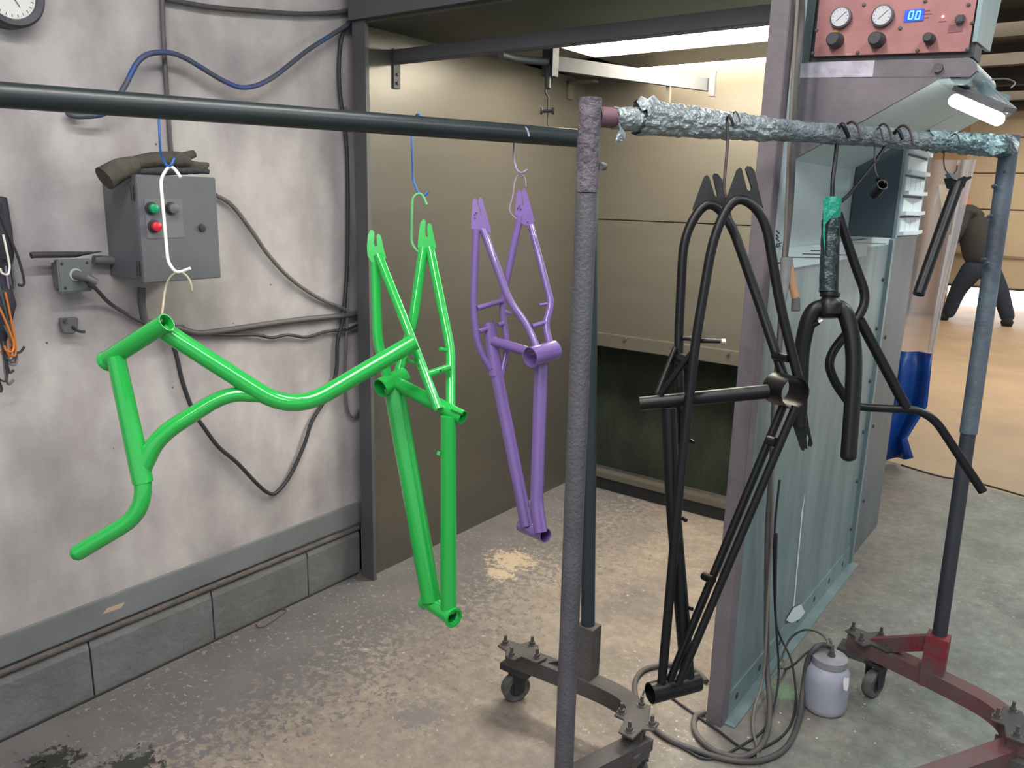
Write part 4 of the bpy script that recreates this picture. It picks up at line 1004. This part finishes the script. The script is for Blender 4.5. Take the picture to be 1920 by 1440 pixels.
tube('stub', [WX(176, 487, -2.33), WX(205, 488, -2.33), WX(228, 492, -2.33)], .013, BOXD, jt)
kn = thing('file_tool', 'dark pointed hand file resting on top of the junction box', 'file', WX(130, 480, -2.31))
tube('handle', [WX(58, 479, -2.31), WX(64, 478, -2.31), WX(140, 477, -2.31)], .0085, mat('file_dark', (50, 48, 50), .6, bump=.2), kn)
tube('blade', [WX(140, 477, -2.31), WX(170, 474, -2.31), WX(190, 472, -2.31)], (.008, .001), mat('file_dark', (50, 48, 50), .6), kn)
hb2 = thing('wall_hook', 'small dark metal bracket with a curled hook under the junction box', 'hook', WX(125, 625, XW))
hp = [WX(x, y, XW+.01) for x, y in ((108, 596), (141, 594), (141, 612), (134, 625), (114, 624), (110, 612))]
plate('plate', hp, (.02, 0, 0), BOXD, hb2, bevel=.003)
tube('hook', [WX(135, 612, -2.32), WX(146, 620, -2.32), WX(153, 622, -2.32), WX(160, 622, -2.315)], .004, DARKM, hb2, smoothp=True, n=8)
lathe('screw', WX(121, 600, -2.318), NX, [(0, .006), (.006, .005)], BOLT, hb2, n=8)
# clock
ck = thing('wall_gauge', 'round white-faced gauge with a dark rim in the top left corner', 'gauge', (XW, WX(16, -6, XW).y, WX(16, -6, XW).z))
cc_ = WX(18, -14, -2.31); c0_ = V((XW, cc_.y, cc_.z))
lathe('rim', c0_, NX, [(0, .082), (.045, .082), (.052, .076), (.05, .062), (.04, .06)], mat('rim_dark', (52, 54, 62), .45), ck, n=40)
dcf = lathe('face', c0_+NX*.041, NX, [(0, .061), (.001, .061)], mat('face_white', (206, 208, 204), .5), ck, n=40)
for i in range(24):
    t = math.radians(i*15); e = V((0, math.cos(t), math.sin(t))); tube('tick', [c0_+NX*.0425+e*.050, c0_+NX*.0425+e*.056], .0008, KNOB, dcf, n=4)
tube('needle', [c0_+NX*.044, c0_+NX*.044+V((0, .02, -.03))], .001, KNOB, dcf, n=5)

# cables on the wall
def wcable(name, label, cat, pts, wpx, m, X=-2.335, n=10, sm=True, group=None):
    P = [WX(p[0], p[1], p[2] if len(p) > 2 else X) for p in pts]
    k = sum((p-CP).dot(FW) for p in P)/len(P)
    P = catmull(P, 7) if sm else P
    bm = bmesh.new(); add_sweep(bm, P, wpx/2*k/FPX, n); return tag(finish(name, bm, m), label, cat, group)
wcable('conduit_pipe', 'thin vertical grey conduit running down the wall to the enclosure', 'pipe', [(303, -40), (306, 60), (313, 180), (320, 280), (322, 300)], 9, mat('conduit_grey', (86, 84, 86), .6, col2=(74, 72, 76), scale=9))
wcable('air_hose', 'blue air hose arching across the wall above the dark bar', 'hose', [(150, 214, -2.33), (128, 213, -2.33), (150, 218, -2.31), (200, 210, -2.30), (232, 165, -2.30), (262, 112, -2.30), (300, 98, -2.30), (345, 108, -2.30), (420, 152, -2.30), (462, 164, -2.30), (510, 146, -2.30), (580, 92, -2.31), (650, 48, -2.32), (668, 34, -2.32)], 9.5, HOSEB)
wcable('power_cable', 'dark cable sagging along the top of the wall towards the booth', 'cable', [(310, -2), (340, 4), (400, 14), (480, 21), (560, 26), (625, 24), (668, 16)], 9, mat('cable_grey', (70, 68, 70), .6))
wcable('power_cable', 'dark cable hanging straight down beside the booth edge', 'cable', [(655, 40), (642, 65), (636, 110), (637, 170), (650, 280), (652, 420), (650, 520), (642, 600), (633, 640), (630, 700), (612, 745), (585, 790), (570, 835), (545, 890), (520, 922), (503, 924), (480, 905), (445, 868), (410, 838), (385, 805), (362, 770), (342, 715), (332, 672), (322, 640), (300, 610), (270, 603)], 7.5, RUBBER)
wcable('flexible_conduit', 'ribbed metal conduit looping down beside the booth edge', 'conduit', [(648, 200), (652, 320), (655, 440), (652, 560), (649, 640), (647, 700), (650, 760), (660, 782), (675, 765), (690, 735)], 5, mat('ribbed', (104, 100, 100), .5, bump=.8, bscale=220))
wcable('flexible_conduit', 'ribbed metal conduit curving down from the enclosure to the wall pipe', 'conduit', [(405, 366), (435, 385), (470, 430), (505, 480), (548, 525), (600, 560), (640, 577), (668, 592), (690, 606)], 7.5, MATS['ribbed'])
wcable('wall_pipe', 'dark pipe running level along the wall into the booth side', 'pipe', [(270, 604), (340, 618), (372, 625), (420, 620), (480, 611), (560, 600), (640, 592), (692, 584)], 11.5, mat('pipe_dark', (78, 76, 78), .6), sm=True)
wcable('power_cable', 'thin wavy cable tied below the wall pipe', 'cable', [(380, 626), (430, 628), (480, 628), (510, 633), (540, 628), (575, 632), (610, 622), (650, 618), (670, 610), (692, 606)], 6, RUBBER)
wcable('power_cable', 'grey cable running from the junction box plug to the wall pipe', 'cable', [(158, 528, -2.27), (178, 540, -2.30), (205, 568, -2.33), (240, 590), (270, 605), (300, 612), (345, 612)], 7, mat('cable_grey', (70, 68, 70), .6))
wcable('conduit_pipe', 'short conduit dropping from the underside of the enclosure', 'pipe', [(266, 540), (266, 570), (272, 605)], 14, MATS['conduit_grey'])

# bunch of spare hooks on the wall at the left edge
HB = 'spare wire hooks bunched on the wall at the left edge'
rnd = random.Random(11)
cols = [WIREB, GREYW, ORANGE, MAUVE, mat('copper_wire', (150, 90, 70), .5), WIREB, GREYW, mat('teal_wire', (60, 84, 84), .5), ORANGE, WIREB, WHITE, ORANGE]
nm = {'black_wire': 'black', 'grey_wire': 'grey', 'orange_wire': 'orange', 'mauve_wire': 'mauve', 'copper_wire': 'copper', 'teal_wire': 'teal', 'white_wire': 'white'}
spec = [(-6, 380, 30, 150, 0, 'with its curl highest, beside the wall edge'), (2, 400, 26, 140, 1, 'upper bunch, reaching furthest right'), (4, 560, 16, 95, 2, 'lower bunch, nearest the frame edge'),
        (-4, 420, 20, 120, 3, 'upper bunch, nearly hidden'), (6, 545, 24, 120, 4, 'lower bunch, beside the orange curls'), (0, 380, 14, 90, 5, 'short one at the top of the bunch'),
        (8, 610, 24, 60, 6, 'pointing down under the orange curls'), (-3, 530, 30, 130, 7, 'lower bunch, slanting right'), (10, 548, 20, 105, 8, 'lower bunch, in the middle'),
        (2, 640, 12, 60, 9, 'lowest small one, above the long pair'), (6, 440, 12, 60, 10, 'thin one in the upper bunch'), (-2, 575, 28, 70, 11, 'widest curl of the bunch')]
for x, y, dx, dy, i, l in spec:
    X = -2.33+.004*i
    P = [(x, y, X), (x+dx*.35, y+dy*.3, X), (x+dx*.8, y+dy*.75, X), (x+dx, y+dy, X), (x+dx-3, y+dy+14, X+.006), (x+dx-14, y+dy+12, X+.006), (x+dx-18, y+dy+3, X+.006)]
    wcable('wire_hook', '%s wire hook, %s' % (nm[cols[i].name], l), 'hook', P, 4, cols[i], group=HB, n=8)
for (pts, l, m_) in (([(0, 400), (16, 440), (33, 480), (44, 520), (44, 534), (34, 534)], 'long dark steel hook slanting down and right from the bunch', WIREB),
                     ([(4, 640), (10, 700), (16, 720), (26, 712)], 'long thin hook hanging lowest of the bunch with an upturned tip', GREYW),
                     ([(10, 640), (13, 680), (18, 698), (26, 694)], 'dark hook with a short upturned tip above the lowest one', WIREB),
                     ([(22, 650), (30, 660), (38, 660), (46, 650)], 'thick dark S-shaped hook to the right of the bunch', DARKM),
                     ([(-2, 716), (3, 728), (1, 736)], 'tiny hook tip at the very left edge', WIREB)):
    wcable('wire_hook', l, 'hook', [(a, b, -2.30) for a, b in pts], 5, m_, group=HB, n=8)
# dark cloths behind the hooks
blk = thing('rag', 'dark bunched rag hanging behind the spare hooks at the left edge', 'cloth', WX(0, 560, XW))
blob('folds', [WX(-4, 370, -2.34), WX(0, 430, -2.33), WX(8, 480, -2.33), WX(4, 520, -2.34), WX(6, 570, -2.33), WX(2, 640, -2.34)], [.02, .028, .022, .014, .03, .012], mat('rag_dark', (52, 50, 60), .9, bump=.8, bscale=20), blk)
# small hook lying on the floor
q = [F(x, y, .004) for x, y in ((480, 1170), (485, 1176), (495, 1175), (532, 1150), (537, 1144), (530, 1141))]
bm = bmesh.new(); add_sweep(bm, q, .0022, 8); tag(finish('wire_hook', bm, mat('rusty_wire', (96, 70, 68), .7)), 'small rusty bent wire hook lying on the floor by the blocks', 'hook')
q = [F(x, y, .004) for x, y in ((62, 1434), (72, 1426), (84, 1425), (88, 1430), (82, 1438))]
bm = bmesh.new(); add_sweep(bm, catmull(q, 4), .003, 8); tag(finish('wire_hook', bm, WIREB), 'black curled wire hook lying on the floor at bottom left', 'hook')

# ============================================================ HOSES, POT, BRUSH BY THE PILLAR
def fcable(name, label, cat, pts, r, m, n=10, group=None):
    P = []
    for p in pts:
        if len(p) == 3 and isinstance(p[2], str): P.append(at(p[0], p[1], float(p[2])))
        else: P.append(F(p[0], p[1], p[2] if len(p) > 2 else r+.001))
    bm = bmesh.new(); add_sweep(bm, catmull(P, 7), r, n); return tag(finish(name, bm, m), label, cat, group)
XP = -.715
def px3(x, y, X=XP): p = WX(x, y, X); return p
def fc2(name, label, cat, wallpts, floorpts, r, m, n=10, X=XP, group=None):
    P = [px3(x, y, X) for x, y in wallpts]+[F(x, y, r+.002) if len(p_) == 2 else F(x, y, p_[2]) for p_ in floorpts for x, y in (p_[:2],)]
    bm = bmesh.new(); add_sweep(bm, catmull(P, 7), r, n); return tag(finish(name, bm, m), label, cat, group)
fc2('air_hose', 'thick grey-brown hose running down the booth corner and curling on the floor', 'hose',
    [(1500, -30), (1503, 40), (1492, 150), (1487, 260), (1482, 380), (1470, 500), (1462, 640), (1452, 760), (1447, 880), (1440, 980), (1438, 1080)],
    [(1438, 1240, .12), (1443, 1330, .02), (1432, 1390), (1395, 1418), (1340, 1408), (1305, 1375), (1303, 1345), (1322, 1335)], .0085, HOSEG)
fc2('air_cable', 'thin pale tube beside the thick hose at the booth corner', 'tube', [(1497, -30), (1488, 120), (1480, 260), (1474, 400), (1468, 520), (1458, 700), (1450, 860), (1448, 1000), (1440, 1120)],
    [(1432, 1260, .1), (1414, 1330, .02), (1412, 1370), (1420, 1405), (1420, 1432)], .004, mat('pale_tube', (120, 114, 106), .5), X=-.70)
fc2('power_cable', 'thin black cable hanging down the booth corner to the floor', 'cable', [(1462, 900), (1452, 1000), (1452, 1110), (1458, 1180)], [(1484, 1240, .1), (1492, 1310, .02), (1482, 1360), (1450, 1392), (1400, 1405), (1340, 1365), (1265, 1312), (1240, 1290)], .0035, RUBBER, X=-.70)
fc2('power_cable', 'second thin black cable crossing the hose coil on the floor', 'cable', [(1456, 1000), (1454, 1140)], [(1460, 1260, .08), (1450, 1330, .02), (1430, 1370), (1395, 1395), (1352, 1418), (1320, 1422), (1290, 1408), (1240, 1378)], .0035, RUBBER, X=-.69)
fcable('air_hose', 'thick dark hose looping from the pot lid round the floor coil', 'hose', [(1562, 1215, .2), (1545, 1209, .2), (1528, 1215, .2), (1514, 1240, .15), (1506, 1290, .06), (1498, 1350), (1475, 1400), (1430, 1425), (1370, 1425), (1300, 1405), (1245, 1380), (1205, 1340), (1190, 1290), (1200, 1262), (1225, 1250), (1270, 1246), (1305, 1258), (1325, 1278)], .0085, mat('hose_dark', (84, 78, 78), .6, col2=(68, 66, 68), scale=9))
fcable('air_hose', 'thin looped tube rising behind the hanging frame to the pot', 'tube', [(1555, 1210, .21), (1548, 1196, .22), (1530, 1184, .2), (1505, 1182, .15), (1480, 1200, .08), (1464, 1240), (1462, 1250)], .0038, mat('olive_tube', (104, 106, 90), .6))
fcable('air_cable', 'thin tube from the pot lid to a tied knot on the floor', 'tube', [(1535, 1215, .2), (1515, 1222, .16), (1490, 1245, .08), (1474, 1254), (1465, 1250), (1470, 1242), (1462, 1236), (1458, 1248), (1448, 1265), (1438, 1282)], .0038, MATS['olive_tube'])
fcable('air_cable', 'thin dark tube curving past the rack corner', 'tube', [(1248, 1385), (1225, 1360), (1205, 1320), (1206, 1300), (1216, 1285)], .003, RUBBER)
# paint pot
pot = thing('paint_pot', 'pale grey plastic paint pot with a screw lid on the floor by the booth', 'pot', (-.52, 2.405, 0))
pc = V((-.520, 2.405, 0)); Z = V((0, 0, 1))
lathe('jar', pc, Z, [(0, .056), (.006, .063), (.02, .066), (.11, .066), (.135, .063), (.152, .052), (.158, .047)], JAR, pot, n=36)
lid = lathe('lid', pc+Z*.155, Z, [(0, .050), (.003, .053), (.024, .053), (.026, .050), (.027, .046)], JARLID, pot, n=36)
lathe('fitting', pc+Z*.18+V((.004, 0, 0)), Z, [(0, .012), (.008, .012), (.0081, .008), (.022, .008), (.024, .004)], BOLT, lid, n=6)
tube('elbow', [pc+V((.004, 0, .2)), pc+V((.004, 0, .215)), pc+V((-.015, -.004, .218))], .005, BOLT, lid, fil=.01)
tube('elbow', [pc+V((-.012, .04, .18)), pc+V((-.012, .04, .205)), pc+V((-.02, .045, .212))], .005, BOLT, lid, fil=.006)
plate('torn_label', [at(x, y, 2.43) for x, y in ((1581, 1277), (1584, 1270), (1592, 1272), (1591, 1286), (1588, 1296), (1582, 1292))], FW*.002, mat('torn_paper', (210, 204, 204), .8), pot)
# brush hung in a clear sleeve
bs = thing('paint_brush', 'wooden-handled brush with grey bristles hanging in a bracket by the corner post', 'brush', at(1492, 583, 2.25))
kb = (WX(1480, 500, -.68)-CP).dot(FW)
f = fpart(bs, mat('brush_wood', (176, 134, 98), .6))
f('handle', [(1480, 492, kb), (1486, 535, kb), (1492, 560, kb)], (14, 15))
ptube('bristles', [(1492, 558, kb), (1492, 583, kb)], (15, 17), mat('bristle_grey', (92, 90, 92), .8), bs)
ptube('sleeve', [(1475, 484, kb), (1473, 520, kb), (1466, 575, kb)], (24, 12), mat('sleeve_silver', (140, 140, 142), .35, col2=(110, 108, 110), scale=12), bs, n=12)
ptube('bracket', [(1457, 495, kb), (1478, 486, kb), (1486, 494, kb)], 3, WIREB, bs, n=6)
